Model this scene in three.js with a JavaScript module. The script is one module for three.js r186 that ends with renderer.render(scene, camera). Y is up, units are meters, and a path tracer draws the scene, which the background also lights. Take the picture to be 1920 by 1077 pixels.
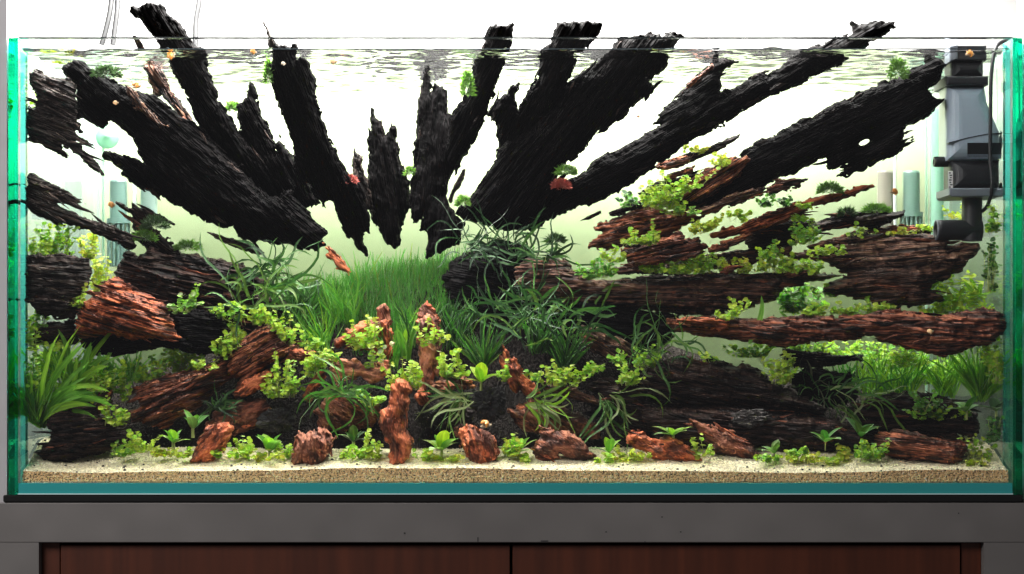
import * as THREE from 'three';
import { mergeGeometries } from 'three/addons/utils/BufferGeometryUtils.js';
import { RoundedBoxGeometry } from 'three/addons/geometries/RoundedBoxGeometry.js';
import { RectAreaLightUniformsLib } from 'three/addons/lights/RectAreaLightUniformsLib.js';
import { ImprovedNoise } from 'three/addons/math/ImprovedNoise.js';

// ---------------------------------------------------------------- camera, light, exposure
// The front pane stands at z = 0, one photograph pixel is 1/1600 m there; the camera stands 2 m before it at y = 1.
const scene = new THREE.Scene();
const PXM = 1600, CAMD = 2.0, EYE = 640;
const camera = new THREE.PerspectiveCamera(2 * Math.atan(1077 / PXM / 2 / CAMD) * 180 / Math.PI, 1920 / 1077, 0.1, 60);
camera.position.set(0, 1, CAMD);
camera.lookAt(0, 1, 0);
camera.setViewOffset(1920, 1077, 0, 538.5 - EYE, 1920, 1077);
scene.add(camera);
const renderer = new THREE.WebGLRenderer({ antialias: true });
renderer.setSize(1024, 574);
renderer.toneMapping = THREE.LinearToneMapping;
renderer.toneMappingExposure = 1.3;
renderer.shadowMap.enabled = true;
scene.background = new THREE.Color().setRGB(0.06, 0.06, 0.063);      // the dim room
RectAreaLightUniformsLib.init();
const LAMP = { x: -0.08, y: 1.66, z: -0.18, w: 1.14, d: 0.28, power: 100 };
const ROOM = { x: -1.2, y: 2.2, z: 1.5, w: 0.8, d: 0.8, power: 11 };

// ---------------------------------------------------------------- helpers
let seed = 7;
const reseed = (s) => { seed = s >>> 0; };
function R() { seed = (seed + 0x6D2B79F5) | 0; let t = Math.imul(seed ^ (seed >>> 15), 1 | seed); t = (t + Math.imul(t ^ (t >>> 7), 61 | t)) ^ t; return ((t ^ (t >>> 14)) >>> 0) / 4294967296; }
const rr = (a, b) => a + (b - a) * R();
const clamp = (x, a = 0, b = 1) => Math.min(b, Math.max(a, x));
const sstep = (a, b, x) => { const t = clamp((x - a) / (b - a)); return t * t * (3 - 2 * t); };
const V = (x, y, z) => new THREE.Vector3(x, y, z);
const IN = new ImprovedNoise();
const nz = (x, y, z = 0) => IN.noise(x, y, z);
// a pixel of the photograph and a depth behind the front pane -> a point of the tank
function P(px, py, dep) { const s = (CAMD + dep) / CAMD / PXM; return V((px - 960) * s, 1 + (EYE - py) * s, -dep); }
const used = {};
function numbered(name) { const n = used[name] = (used[name] ?? -1) + 1; return n ? `${name}_${String(n).padStart(3, '0')}` : name; }
function tag(o, label, category, group, kind) { if (label) o.userData.label = label; if (category) o.userData.category = category; if (group) o.userData.group = group; if (kind) o.userData.kind = kind; return o; }
function thing(name, label, category, pos, group) { const g = new THREE.Group(); g.name = numbered(name); g.position.copy(pos); tag(g, label, category, group); scene.add(g); return g; }
function mesh(name, geo, mat, parent) { const m = new THREE.Mesh(geo, mat); m.name = parent === scene ? numbered(name) : name; m.castShadow = m.receiveShadow = true; parent.add(m); return m; }
const std = (r, g, b, rough = 0.8, more = {}) => new THREE.MeshStandardMaterial({ color: new THREE.Color().setRGB(r, g, b), roughness: rough, ...more });
const phys = (r, g, b, rough = 0.8, more = {}) => new THREE.MeshPhysicalMaterial({ color: new THREE.Color().setRGB(r, g, b), roughness: rough, ...more });
const box = (x0, x1, y0, y1, z0, z1) => new THREE.BoxGeometry(x1 - x0, y1 - y0, z1 - z0).translate((x0 + x1) / 2, (y0 + y1) / 2, (z0 + z1) / 2);
const rbox = (x0, x1, y0, y1, z0, z1, r = 0.002) => new RoundedBoxGeometry(x1 - x0, y1 - y0, z1 - z0, 2, r).translate((x0 + x1) / 2, (y0 + y1) / 2, (z0 + z1) / 2);
function uvBox(g) { // uv in metres from positions, by the face's main axis
  const p = g.attributes.position, n = g.attributes.normal, uv = new Float32Array(p.count * 2);
  for (let i = 0; i < p.count; i++) {
    const ax = Math.abs(n.getX(i)), ay = Math.abs(n.getY(i)), az = Math.abs(n.getZ(i));
    if (az >= ax && az >= ay) { uv[2 * i] = p.getX(i); uv[2 * i + 1] = p.getY(i); }
    else if (ay >= ax) { uv[2 * i] = p.getX(i); uv[2 * i + 1] = p.getZ(i); } else { uv[2 * i] = p.getZ(i); uv[2 * i + 1] = p.getY(i); }
  }
  g.setAttribute('uv', new THREE.BufferAttribute(uv, 2)); return g;
}
// tileable value noise for textures
function tileNoise(nx, ny, s) {
  reseed(s); const g = new Float32Array(nx * ny).map(() => R());
  return (u, v) => {
    const x = u * nx, y = v * ny, x0 = Math.floor(x), y0 = Math.floor(y), fx = x - x0, fy = y - y0, a = fx * fx * (3 - 2 * fx), b = fy * fy * (3 - 2 * fy);
    const at = (i, j) => g[((j % ny) + ny) % ny * nx + ((i % nx) + nx) % nx];
    return (at(x0, y0) * (1 - a) + at(x0 + 1, y0) * a) * (1 - b) + (at(x0, y0 + 1) * (1 - a) + at(x0 + 1, y0 + 1) * a) * b;
  };
}
function tex(w, h, f, color = false) {
  const d = new Uint8Array(w * h * 4);
  for (let y = 0; y < h; y++) for (let x = 0; x < w; x++) { const c = f(x / w, y / h, x, y), k = (y * w + x) * 4; for (let i = 0; i < 3; i++) d[k + i] = clamp(Array.isArray(c) ? c[i] : c) * 255; d[k + 3] = 255; }
  const t = new THREE.DataTexture(d, w, h); t.wrapS = t.wrapT = THREE.RepeatWrapping; t.magFilter = THREE.LinearFilter; t.minFilter = THREE.LinearMipmapLinearFilter; t.generateMipmaps = true;
  if (color) t.colorSpace = THREE.SRGBColorSpace; t.needsUpdate = true; return t;
}
const rep = (t, x, y) => { const c = t.clone(); c.repeat.set(x, y); c.needsUpdate = true; return c; };

// ---------------------------------------------------------------- materials
const wa = tileNoise(6, 48, 11), wb = tileNoise(14, 150, 12), wc = tileNoise(5, 7, 13), wd = tileNoise(60, 90, 14);
const grainH = (u, v) => { const w = v + 0.02 * wc(u, v); return 0.42 * wa(u, w) + 0.38 * wb(u, w) + 0.2 * wd(u, v); };
const woodMap = tex(512, 512, (u, v) => { const g = grainH(u, v), m = wc(u, v), k = 0.26 + 0.90 * sstep(0.20, 0.82, g); return [k * (0.95 + 0.2 * m), k * (0.86 + 0.16 * m), k * (0.8 + 0.1 * m)]; }, true);
const woodBump = tex(512, 512, (u, v) => grainH(u, v));
const wood = (r, g, b, rough = 0.72, spec = 0.6) => phys(r, g, b, rough, { specularIntensity: spec, map: woodMap, bumpMap: woodBump, bumpScale: 0.008 });
const M = {
  black: wood(0.0042, 0.0040, 0.0052, 0.75, 0.07), dark: wood(0.026, 0.014, 0.011, 0.7, 0.3), brown: wood(0.23, 0.078, 0.040), red: wood(0.44, 0.125, 0.052), grey: wood(0.040, 0.034, 0.035, 0.7, 0.3), pink: wood(0.46, 0.19, 0.115), umber: wood(0.125, 0.062, 0.042), rust: wood(0.32, 0.115, 0.06), bark: wood(0.15, 0.085, 0.060),
};
const ka = tileNoise(12, 14, 91), kb = tileNoise(34, 40, 92), kc = tileNoise(110, 130, 93);
const cragH = (u, v) => 0.45 * ka(u, v) + 0.33 * kb(u, v) + 0.22 * kc(u, v);
const cragMap = tex(512, 512, (u, v) => { const k = 0.42 + 0.75 * sstep(0.25, 0.75, cragH(u, v)), q = ka(v, u); return [k * (0.95 + 0.1 * q), k * (0.84 + 0.2 * q), k * (0.78 + 0.22 * q)]; }, true), cragBump = tex(512, 512, cragH);
const crag = (r_, g, b) => phys(r_, g, b, 0.75, { specularIntensity: 0.5, map: cragMap, bumpMap: cragBump, bumpScale: 0.006 });
M.redcrag = crag(0.42, 0.115, 0.048); M.pinkcrag = crag(0.50, 0.20, 0.125); M.browncrag = crag(0.19, 0.068, 0.038); M.darkcrag = crag(0.022, 0.014, 0.012);
const shardMats = { redcrag: [M.redcrag, M.browncrag], pinkcrag: [M.pinkcrag, M.redcrag], browncrag: [M.browncrag, M.redcrag], darkcrag: [M.darkcrag, M.browncrag], black: [M.black, M.black, M.dark], dark: [M.dark, M.black, M.brown], brown: [M.brown, M.dark, M.red], red: [M.red, M.brown, wood(0.26, 0.085, 0.045)], grey: [M.grey, M.dark, wood(0.10, 0.075, 0.062)], pink: [M.pink, M.red, M.brown], umber: [M.umber, M.dark, M.brown], rust: [M.rust, M.brown, M.umber], bark: [M.bark, M.umber, M.rust] };
const sa = tileNoise(256, 256, 21), sb = tileNoise(120, 120, 22), sc = tileNoise(9, 9, 23);
const sandMap = tex(512, 512, (u, v) => { const a = sa(u, v), b = sb(u, v), c = sc(u, v); let k = 0.86 + 0.14 * a + 0.1 * (b - 0.5) + 0.06 * (c - 0.5); if (a < 0.10) k *= 0.55; return [k * 1.06, k * 1.02, k * 0.90]; }, true);
const sandBump = tex(512, 512, (u, v) => 0.6 * sa(u, v) + 0.4 * sb(u, v));
M.sand = std(1.0, 0.97, 0.86, 0.95, { map: rep(sandMap, 4, 4), bumpMap: rep(sandBump, 4, 4), bumpScale: 0.003 });
const shadedSandMap = tex(512, 512, (u, v) => { const a = sa(u, v), b = sb(u, v), c = sc(u, v); let k = 0.78 + 0.5 * (0.6 * a + 0.4 * b - 0.35) + 0.12 * (c - 0.5); if (a < 0.22) k *= 0.42; if (a > 0.86) k *= 1.45; return [k * 1.08, k * 0.9, k * 0.68]; }, true);
M.shadedSand = std(1, 0.92, 0.78, 0.95, { map: rep(shadedSandMap, 4, 4), bumpMap: rep(sandBump, 4, 4), bumpScale: 0.003 });  // sand browned to carry the light filtering down through the bed
M.soil = phys(0.010, 0.008, 0.007, 0.95, { specularIntensity: 0.1, bumpMap: rep(sandBump, 3, 3), bumpScale: 0.006 });
const ra = tileNoise(24, 24, 31), rb = tileNoise(70, 70, 32);
const rockBump = tex(256, 256, (u, v) => 0.5 * ra(u, v) + 0.5 * rb(u, v));
M.rock = phys(0.022, 0.021, 0.021, 0.95, { specularIntensity: 0.2, bumpMap: rockBump, bumpScale: 0.006 });
M.slate = phys(0.05, 0.045, 0.043, 0.9, { specularIntensity: 0.3, bumpMap: rockBump, bumpScale: 0.006 });
const la = tileNoise(3, 9, 41), lb = tileNoise(9, 30, 42);
const leafMap = tex(128, 128, (u, v) => { const mid = Math.exp(-Math.pow((v - 0.5) / 0.05, 2)) * 0.16, k = 0.74 + 0.18 * la(u, v) + 0.1 * lb(u, v) + mid; return [k, k, k * 0.95]; }, true);
const leaf = (r, g, b, t = 0.4, rough = 0.55) => phys(r, g, b, rough, { map: leafMap, transmission: Math.min(0.62, t + 0.18), thickness: 0, side: THREE.DoubleSide, ior: 1.33 });
M.lime = leaf(0.60, 0.84, 0.035, 0.42, 0.8); M.lime2 = leaf(0.40, 0.76, 0.04, 0.42, 0.8); M.lime3 = leaf(0.66, 0.80, 0.08, 0.42, 0.8);
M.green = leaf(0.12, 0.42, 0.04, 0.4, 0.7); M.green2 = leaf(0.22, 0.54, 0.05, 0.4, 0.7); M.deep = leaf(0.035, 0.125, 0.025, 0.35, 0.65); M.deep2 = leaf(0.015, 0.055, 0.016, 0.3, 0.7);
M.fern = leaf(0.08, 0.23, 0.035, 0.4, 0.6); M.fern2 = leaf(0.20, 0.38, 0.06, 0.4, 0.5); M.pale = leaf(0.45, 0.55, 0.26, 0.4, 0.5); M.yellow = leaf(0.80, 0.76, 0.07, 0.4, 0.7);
M.stem = std(0.30, 0.34, 0.10, 0.7); M.stemdark = std(0.06, 0.07, 0.03, 0.7);
M.redmoss = std(0.42, 0.10, 0.08, 0.9); M.moss = leaf(0.15, 0.33, 0.04, 0.35, 0.9); M.mossd = leaf(0.05, 0.11, 0.03, 0.3, 0.9);

// ---------------------------------------------------------------- lamps out of view: over the tank and in the room before it
{
  const { x, y, z, w, d, power } = LAMP, t = thing('aquarium_lamp', 'black bar lamp hanging out of view above the open tank', 'lamp', V(x, y, z));  // out of view; set to light the tank from above
  mesh('lamp_housing', rbox(-w / 2 - 0.02, w / 2 + 0.02, 0.004, 0.045, -d / 2 - 0.02, d / 2 + 0.02, 0.006), std(0.02, 0.02, 0.022, 0.5), t);
  mesh('lamp_diffuser', box(-w / 2, w / 2, 0, 0.003, -d / 2, d / 2), std(0.9, 0.9, 0.9, 0.5, { emissive: new THREE.Color(1, 0.98, 0.95), emissiveIntensity: 2 }), t);
  const l = new THREE.RectAreaLight(new THREE.Color().setRGB(1, 0.99, 0.95), power, w, d); l.name = 'aquarium_lamp_light'; l.position.set(0, -0.003, 0); l.rotation.x = -Math.PI / 2; t.add(l);
  const q = thing('unseen_ceiling_lamp', 'unseen room lamp out of view before the tank, lighting its front and the cabinet', 'lamp', V(ROOM.x, ROOM.y, ROOM.z));  // out of view; placed to light the cabinet and the tank front
  q.lookAt(0, 0.95, 0); 
  mesh('lamp_housing', rbox(-ROOM.w / 2 - 0.02, ROOM.w / 2 + 0.02, -ROOM.d / 2 - 0.02, ROOM.d / 2 + 0.02, -0.05, -0.004, 0.006), std(0.8, 0.8, 0.8, 0.5), q);
  mesh('lamp_diffuser', box(-ROOM.w / 2, ROOM.w / 2, -ROOM.d / 2, ROOM.d / 2, -0.003, 0), std(0.9, 0.9, 0.9, 0.5, { emissive: new THREE.Color(1, 0.98, 0.96), emissiveIntensity: 2 }), q);
  const m = new THREE.RectAreaLight(new THREE.Color().setRGB(1, 0.97, 0.96), ROOM.power, ROOM.w, ROOM.d); m.name = 'unseen_ceiling_lamp_light'; m.position.z = 0.003; m.rotation.y = Math.PI; q.add(m);
}

// ---------------------------------------------------------------- setting: wall, pillars, cabinet, mat
const wallTexA = tileNoise(60, 60, 51), wallTexB = tileNoise(7, 7, 52);
const wallMap = tex(256, 256, (u, v) => 0.90 + 0.05 * wallTexB(u, v) + 0.03 * wallTexA(u, v), true);
M.wall = std(0.30, 0.30, 0.295, 0.9, { map: wallMap });
tag(mesh('back_wall', uvBox(box(-1.1, 1.1, 0, 2.3, -0.60, -0.50)), M.wall, scene), 'white wall behind the tank', null, null, 'structure');
M.pillar = std(0.52, 0.50, 0.51, 0.85, { map: wallMap });
tag(mesh('left_pillar', uvBox(box(-0.80, -0.5935, 0, 2.3, -0.030, -0.004)), M.pillar, scene), 'pale grey wall edge to the left of the tank', null, null, 'structure');
tag(mesh('right_pillar', uvBox(box(0.6015, 0.80, 0, 2.3, -0.030, -0.004)), M.pillar, scene), 'pale grey wall edge to the right of the tank', null, null, 'structure');
const XL = -0.5905, XR = 0.5985, XC = (XL + XR) / 2;                 // outer edges of the tank
const YB = 1 + (EYE - 928) / PXM, YT = 1 + (EYE - 71) / PXM, YW = 1 + (EYE - 89) / PXM, YF = 1 + (EYE - 905) / PXM, BACK = 0.405;
{ // cabinet
  const ca = tileNoise(40, 40, 61), cb = tileNoise(4, 6, 62);
  const lam = tex(256, 256, (u, v) => 0.82 + 0.08 * cb(u, v) + 0.06 * ca(u, v), true);
  const fr = std(0.215, 0.198, 0.188, 0.55, { map: lam });
  const dw = tileNoise(3, 90, 63), de = tileNoise(9, 260, 64);
  const dmap = tex(512, 512, (u, v) => { const k = 0.66 + 0.16 * dw(v, u) + 0.12 * de(v, u); return [k, k * 0.92, k * 0.88]; }, true);
  const dm = std(0.125, 0.034, 0.013, 0.5, { map: dmap }), din = std(0.03, 0.02, 0.018, 0.8);
  const y = (py) => 1 + (EYE - py) / PXM, x = (px) => (px - 960) / PXM, t = thing('cabinet', 'grey laminate cabinet with dark brown doors under the tank', 'cabinet', V(0, 0, 0));
  const top = y(943.5), rail = y(1018);
  mesh('top_rail', uvBox(rbox(x(-30), x(1945), rail, top, -0.03, 0.0, 0.0012)), fr, t);
  mesh('stile', uvBox(box(x(-30), x(72), 0.10, rail, -0.03, 0.0)), fr, t);
  mesh('stile', uvBox(box(x(1846), x(1945), 0.10, rail, -0.03, 0.0)), fr, t);
  mesh('carcass', box(x(-28), x(1943), 0.1, top - 0.002, -0.48, -0.06), din, t);
  mesh('door_strip', uvBox(box(x(73), x(106), 0.12, rail - 0.002, -0.03, -0.012)), dm, t);
  mesh('door_strip', uvBox(box(x(1808), x(1845), 0.12, rail - 0.002, -0.03, -0.012)), dm, t);
  mesh('door', uvBox(rbox(x(109), x(956), 0.12, rail - 0.004, -0.03, -0.009, 0.001)), dm, t);
  mesh('door', uvBox(rbox(x(961), x(1805), 0.12, rail - 0.004, -0.03, -0.009, 0.001)), dm, t);
  reseed(66); // small chips and scratches of the laminate
  for (const [px, py, w, h] of [[757, 999, 3, 3], [895, 1008, 2, 9], [1135, 997, 3, 2], [1240, 969, 3, 2], [1275, 997, 3, 2], [1014, 1014, 14, 2], [1797, 962, 2, 2], [1208, 1016, 3, 2]])
    mesh('chip', box(x(px), x(px + w), y(py + h), y(py), -0.001, 0.0003), std(0.03, 0.028, 0.028), t);
  tag(mesh('foam_mat', rbox(x(5), x(1918), top + 0.0006, YB - 0.0006, -0.42, 0.001, 0.002), std(0.006, 0.006, 0.006, 0.95), scene), 'thin black foam mat between the tank and the cabinet', 'mat');
}

// ---------------------------------------------------------------- the tank
const GW = 0.0112;
const solidGlass = (r, g, b, d) => phys(1, 1, 1, 0.02, { transmission: 1, thickness: 0.5, ior: 1.5, attenuationColor: new THREE.Color().setRGB(r, g, b), attenuationDistance: d });
{
  const t = thing('glass_tank', 'open topped rectangular glass aquarium with green glass edges', 'aquarium', V(0, 0, 0));
  const clear = phys(1, 1, 1, 0.0, { transmission: 1, thickness: 0, ior: 1.5 }), tint = phys(0.89, 0.955, 0.80, 0.0, { transmission: 1, thickness: 0, ior: 1.33 });
  const side = phys(0.86, 0.95, 0.90, 0.0, { transmission: 1, thickness: 0, ior: 2.3 });
  mesh('front_pane', box(XL + GW, XR - GW, YF - 0.0005, YT, -0.010, -0.001), clear, t);
  for (const [a, c] of [[XL, XL + GW], [XR - GW, XR]]) {
    const s = mesh('side_pane', box(a, c, YB, YT, -BACK, -0.0405), side, t);
    mesh('glass_edge', box(a, c, YB, YT, -0.040, 0), solidGlass(0.02, 0.72, 0.52, 0.026), s);
  }
  mesh('back_pane', box(XL + GW, XR - GW, YF, YT, -BACK - 0.01, -BACK), tint, t);
  mesh('bottom_pane', box(XL + GW + 0.0005, XR - GW - 0.0005, YB, YF - 0.001, -BACK, 0), phys(0.036, 0.34, 0.34, 0.15, { clearcoat: 0.5 }), t);
  mesh('top_edge', box(XL + GW, XR - GW, YT + 0.0002, YT + 0.0012, -0.010, -0.001), std(0.02, 0.03, 0.03, 0.4), t);
  mesh('pale_bottom_line', box(XL + GW, XR - GW, YB + 0.0002, YB + 0.0014, 0.0002, 0.0012), std(0.62, 0.85, 0.84, 0.3), t);  // pale line along the foot of the bottom pane
  mesh('silicone_joint', box(XL + GW + 0.002, XL + GW + 0.005, YF, YT - 0.002, -BACK, -BACK + 0.004), phys(0.5, 0.75, 0.6, 0.4, { transmission: 0.5, thickness: 0 }), t);
  mesh('silicone_joint', box(XR - GW - 0.005, XR - GW - 0.002, YF, YT - 0.002, -BACK, -BACK + 0.004), phys(0.5, 0.75, 0.6, 0.4, { transmission: 0.5, thickness: 0 }), t);
}
{ // water surface: one rippled sheet
  const nx = 520, ny = 190, x0 = XL + GW + 0.0015, x1 = XR - GW - 0.0015, z0 = -0.0105, z1 = -BACK + 0.0005, pos = [], idx = [];
  const wave = (x, z, k) => 0.0030 * nz(x * 20, z * 36, 1.3 + k) + 0.0021 * nz(x * 44 + 5, z * 84, 4.1 + k) + 0.0012 * nz(x * 9, z * 14, 7.7) + 0.0006 * nz(x * 100, z * 170, 2.2 + k);
  for (let j = 0; j <= ny; j++) for (let i = 0; i <= nx; i++) { const x = x0 + (x1 - x0) * i / nx, z = z0 + (z1 - z0) * j / ny; pos.push(x, YW + wave(x, z, 0), z); }
  for (let j = 0; j < ny; j++) for (let i = 0; i < nx; i++) { const a = j * (nx + 1) + i, b = a + nx + 1; idx.push(a, a + 1, b, a + 1, b + 1, b); }
  const g = new THREE.BufferGeometry(); g.setAttribute('position', new THREE.Float32BufferAttribute(pos, 3)); g.setIndex(idx); g.computeVertexNormals();
  const m = tag(mesh('water', g, phys(0.97, 1, 0.98, 0.0, { transmission: 1, thickness: 0.01, ior: 1.33, transparent: true, opacity: 0.95, side: THREE.DoubleSide }), scene), 'rippled water surface seen from below', null, null, 'structure');
  mesh('waterline', box(x0, x1, YW - 0.0005, YW + 0.0008, -0.0116, -0.0108), phys(0.03, 0.04, 0.045, 0.2), m);
}

// ---------------------------------------------------------------- sand and soil
const sandTop = (x, d) => 0.8485 + 0.019 * sstep(0, 0.11, d) + 0.0025 * nz(x * 9, d * 20, 3) + 0.0034 * Math.sin(x * 7 + 2.2) * (1 - sstep(0, 0.1, d)) - 0.003 * Math.exp(-Math.pow((x + 0.05) / 0.3, 2)) * (1 - sstep(0, 0.06, d)) + (0.012 * Math.exp(-Math.pow((x + 0.575) / 0.035, 2)) + 0.008 * Math.exp(-Math.pow((x - 0.575) / 0.03, 2))) * sstep(0.02, 0.09, d) + 0.0006 * nz(x * 120, d * 120, 9);
const soilTop = (x, d) => 0.856 + sstep(0.075, 0.30, d) * (0.062 + 0.170 * Math.exp(-Math.pow((x + 0.09) / 0.34, 2))) + 0.006 * nz(x * 14, d * 18, 5) + 0.0015 * nz(x * 90, d * 90, 2);
function field(f, x0, x1, d0, d1, nx, ny) {
  const pos = [], uv = [], idx = [];
  for (let j = 0; j <= ny; j++) for (let i = 0; i <= nx; i++) { const x = x0 + (x1 - x0) * i / nx, d = d0 + (d1 - d0) * j / ny; pos.push(x, f(x, d), -d); uv.push(x, d); }
  for (let j = 0; j < ny; j++) for (let i = 0; i < nx; i++) { const a = j * (nx + 1) + i, b = a + nx + 1; idx.push(a, a + 1, b, a + 1, b + 1, b); }
  const g = new THREE.BufferGeometry(); g.setAttribute('position', new THREE.Float32BufferAttribute(pos, 3)); g.setAttribute('uv', new THREE.Float32BufferAttribute(uv, 2)); g.setIndex(idx); g.computeVertexNormals(); return g;
}
const XI0 = XL + GW + 0.002, XI1 = XR - GW - 0.002;
{
  const s = tag(mesh('sand', field(sandTop, XI0, XI1, 0.0112, 0.22, 420, 80), M.sand, scene), 'pale cream sand bed along the front of the tank', 'sand', null, 'structure'); delete s.userData.category;
  const pos = [], uv = [], idx = [], n = 420, rows = 3;                 // cut face of the bed against the front pane
  for (let j = 0; j <= rows; j++) for (let i = 0; i <= n; i++) { const x = XI0 + (XI1 - XI0) * i / n, y0 = YF, y1 = sandTop(x, 0.0112); pos.push(x, y0 + (y1 - y0) * j / rows, -0.0112); uv.push(x, y0 + (y1 - y0) * j / rows); }
  for (let j = 0; j < rows; j++) for (let i = 0; i < n; i++) { const a = j * (n + 1) + i, b = a + n + 1; idx.push(a, a + 1, b, a + 1, b + 1, b); }
  const g = new THREE.BufferGeometry(); g.setAttribute('position', new THREE.Float32BufferAttribute(pos, 3)); g.setAttribute('uv', new THREE.Float32BufferAttribute(uv, 2)); g.setIndex(idx); g.computeVertexNormals();
  mesh('cut_face', g, M.shadedSand, s);
  tag(mesh('soil_bank', field(soilTop, XI0, XI1, 0.07, BACK - 0.002, 260, 110), M.soil, scene), 'dark planted soil rising towards the back', null, null, 'structure');
  reseed(70); // loose grains
  const gg = new THREE.IcosahedronGeometry(1, 0), n2 = 5200, im = new THREE.InstancedMesh(gg, std(0.86, 0.80, 0.62, 0.9), n2), o = new THREE.Object3D(), c = new THREE.Color();
  for (let i = 0; i < n2; i++) {
    const x = rr(XI0, XI1), d = 0.0125 + 0.11 * Math.pow(R(), 1.4), dark = R() < 0.035; o.position.set(x, sandTop(x, d) + 0.0002, -d); o.rotation.set(rr(0, 6), rr(0, 6), 0); const q = (dark ? rr(0.9, 2.1) : rr(0.5, 1.3)) * 0.001; o.scale.set(q, q * 0.8, q); o.updateMatrix(); im.setMatrixAt(i, o.matrix);
    const k = dark ? 0.05 : rr(0.75, 1.25); im.setColorAt(i, c.setRGB(k, k, k * 0.95));
  }
  im.name = 'sand_grains'; tag(im, 'loose pale and dark grains scattered over the sand', 'sand grains', null, 'stuff'); scene.add(im);
}

// ---------------------------------------------------------------- driftwood: an outline given a depth, a body and split, ridged grain
function polySD(poly, x, y) { // > 0 inside
  let d = 1e9, inside = false; const n = poly.length;
  for (let i = 0, j = n - 1; i < n; j = i++) {
    const [ax, ay] = poly[j], [bx, by] = poly[i], ex = bx - ax, ey = by - ay, wx = x - ax, wy = y - ay, t = clamp((wx * ex + wy * ey) / (ex * ex + ey * ey + 1e-9));
    const dx = wx - ex * t, dy = wy - ey * t; d = Math.min(d, dx * dx + dy * dy);
    if ((ay > y) !== (by > y) && x < (bx - ax) * (y - ay) / (by - ay) + ax) inside = !inside;
  }
  return Math.sqrt(d) * (inside ? 1 : -1);
}
let woodCount = 0;
function W(name, label, opt, flat) {
  const poly = []; for (let i = 0; i < flat.length; i += 2) poly.push([flat[i], flat[i + 1]]);
  const sd0 = ++woodCount * 13.7; reseed(900 + woodCount);
  let cx = 0, cy = 0, x0 = 1e9, x1 = -1e9, y0 = 1e9, y1 = -1e9;
  for (const [x, y] of poly) { cx += x; cy += y; x0 = Math.min(x0, x); x1 = Math.max(x1, x); y0 = Math.min(y0, y); y1 = Math.max(y1, y); }
  cx /= poly.length; cy /= poly.length;
  let ang = opt.grain;
  if (ang === undefined) { let a = 0, b = 0, c = 0; for (const [x, y] of poly) { a += (x - cx) ** 2; b += (x - cx) * (y - cy); c += (y - cy) ** 2; } ang = 0.5 * Math.atan2(2 * b, a - c); } else ang = ang * Math.PI / 180;
  const ca = Math.cos(ang), sa_ = Math.sin(ang); // grain axis pointing to the right
  let u0 = 1e9, u1 = -1e9; for (const [x, y] of poly) { const u = (x - cx) * ca + (y - cy) * sa_; u0 = Math.min(u0, u); u1 = Math.max(u1, u); }
  const [dA, dB] = opt.d, st = opt.step ?? 2.6, rag = opt.rag ?? 3.2, holes = opt.holes ?? [];
  const uv = (x, y) => [(x - cx) * ca + (y - cy) * sa_, -(x - cx) * sa_ + (y - cy) * ca];
  const depAt = (x, y) => dA + (dB - dA) * clamp((uv(x, y)[0] - u0) / (u1 - u0 + 1e-6));
  const F = (x, y) => {
    let [u, v] = uv(x, y), s = polySD(poly, x, y);
    s += rag * (1.3 * nz(u / 30, v / 7, sd0) + 1.0 * nz(u / 10, v / 4.5, sd0 + 5) + 0.9 * nz(u / 4.5, v / 5, sd0 + 8) + 1.2 * nz(x / 15, y / 15, sd0 + 9));
    for (const [hx, hy, ra_, rb_, an] of holes) { const k = Math.cos(an * Math.PI / 180), l = Math.sin(an * Math.PI / 180), X = (x - hx) * k + (y - hy) * l, Y = -(x - hx) * l + (y - hy) * k; s = Math.min(s, (Math.hypot(X / ra_, Y / rb_) - 1) * rb_); }
    return s;
  };
  x0 -= 8; y0 -= 8; const nx = Math.ceil((x1 + 8 - x0) / st), ny = Math.ceil((y1 + 8 - y0) / st), S = new Float32Array((nx + 1) * (ny + 1)); let big = 0;
  for (let j = 0; j <= ny; j++) for (let i = 0; i <= nx; i++) { const s = F(x0 + i * st, y0 + j * st); S[j * (nx + 1) + i] = s; big = Math.max(big, s); }
  const RR = Math.min(big * (opt.rq ?? 0.72), opt.round ?? 48), T = (opt.T ?? clamp(big * 0.72 / PXM, 0.007, 0.036)), amp = (opt.amp ?? 2.6) / PXM, per = opt.per ?? 8;
  const craggy = (opt.m ?? '').endsWith('crag');
  const relief = (x, y, side) => {
    if (craggy) { const [U, W_] = uv(x, y), q = sd0 + side; let Q = 0; for (const [k, m] of [[30, 2.6], [14, 1.7], [6.5, 0.9]]) Q += m * (0.35 - 1.5 * Math.abs(nz(U / (k * 1.5), W_ / k, q + k))); return amp * (Q + 1.2 * nz(U / 20, W_ / 12, q + 90) + 0.6); }
    // split, layered grain that wavers round knots
    let [u, v] = uv(x, y); v += 13 * nz(u / 95, v / 48, sd0 + side) + 4 * nz(u / 26, v / 18, sd0 + 3 + side);
    const a = Math.abs(nz(u / 75, v / per, sd0 + 20 + side)), b = nz(u / 38, v / (per * 0.42), sd0 + 30 + side), c = nz(u / 60, v / 24, sd0 + 40 + side), e = nz(u / 8, v / 8, sd0 + 50 + side), f = Math.abs(nz(u / 120, v / 13, sd0 + 70 + side)), g = nz(x / 24, y / 24, sd0 + 60 + side);
    return amp * (opt.m === 'black' ? 0.6 : 1) * (1.4 + 2.0 * g * (opt.lump ?? (name.endsWith('chunk') ? 2.4 : 1.1)) - 3.4 * a + 1.3 * b + 2.6 * c + 0.9 * e - 3.0 * Math.exp(-f * 18));
  };
  const pos = [], uvs = [], idx = [], keyF = new Map(), keyB = new Map();
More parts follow.
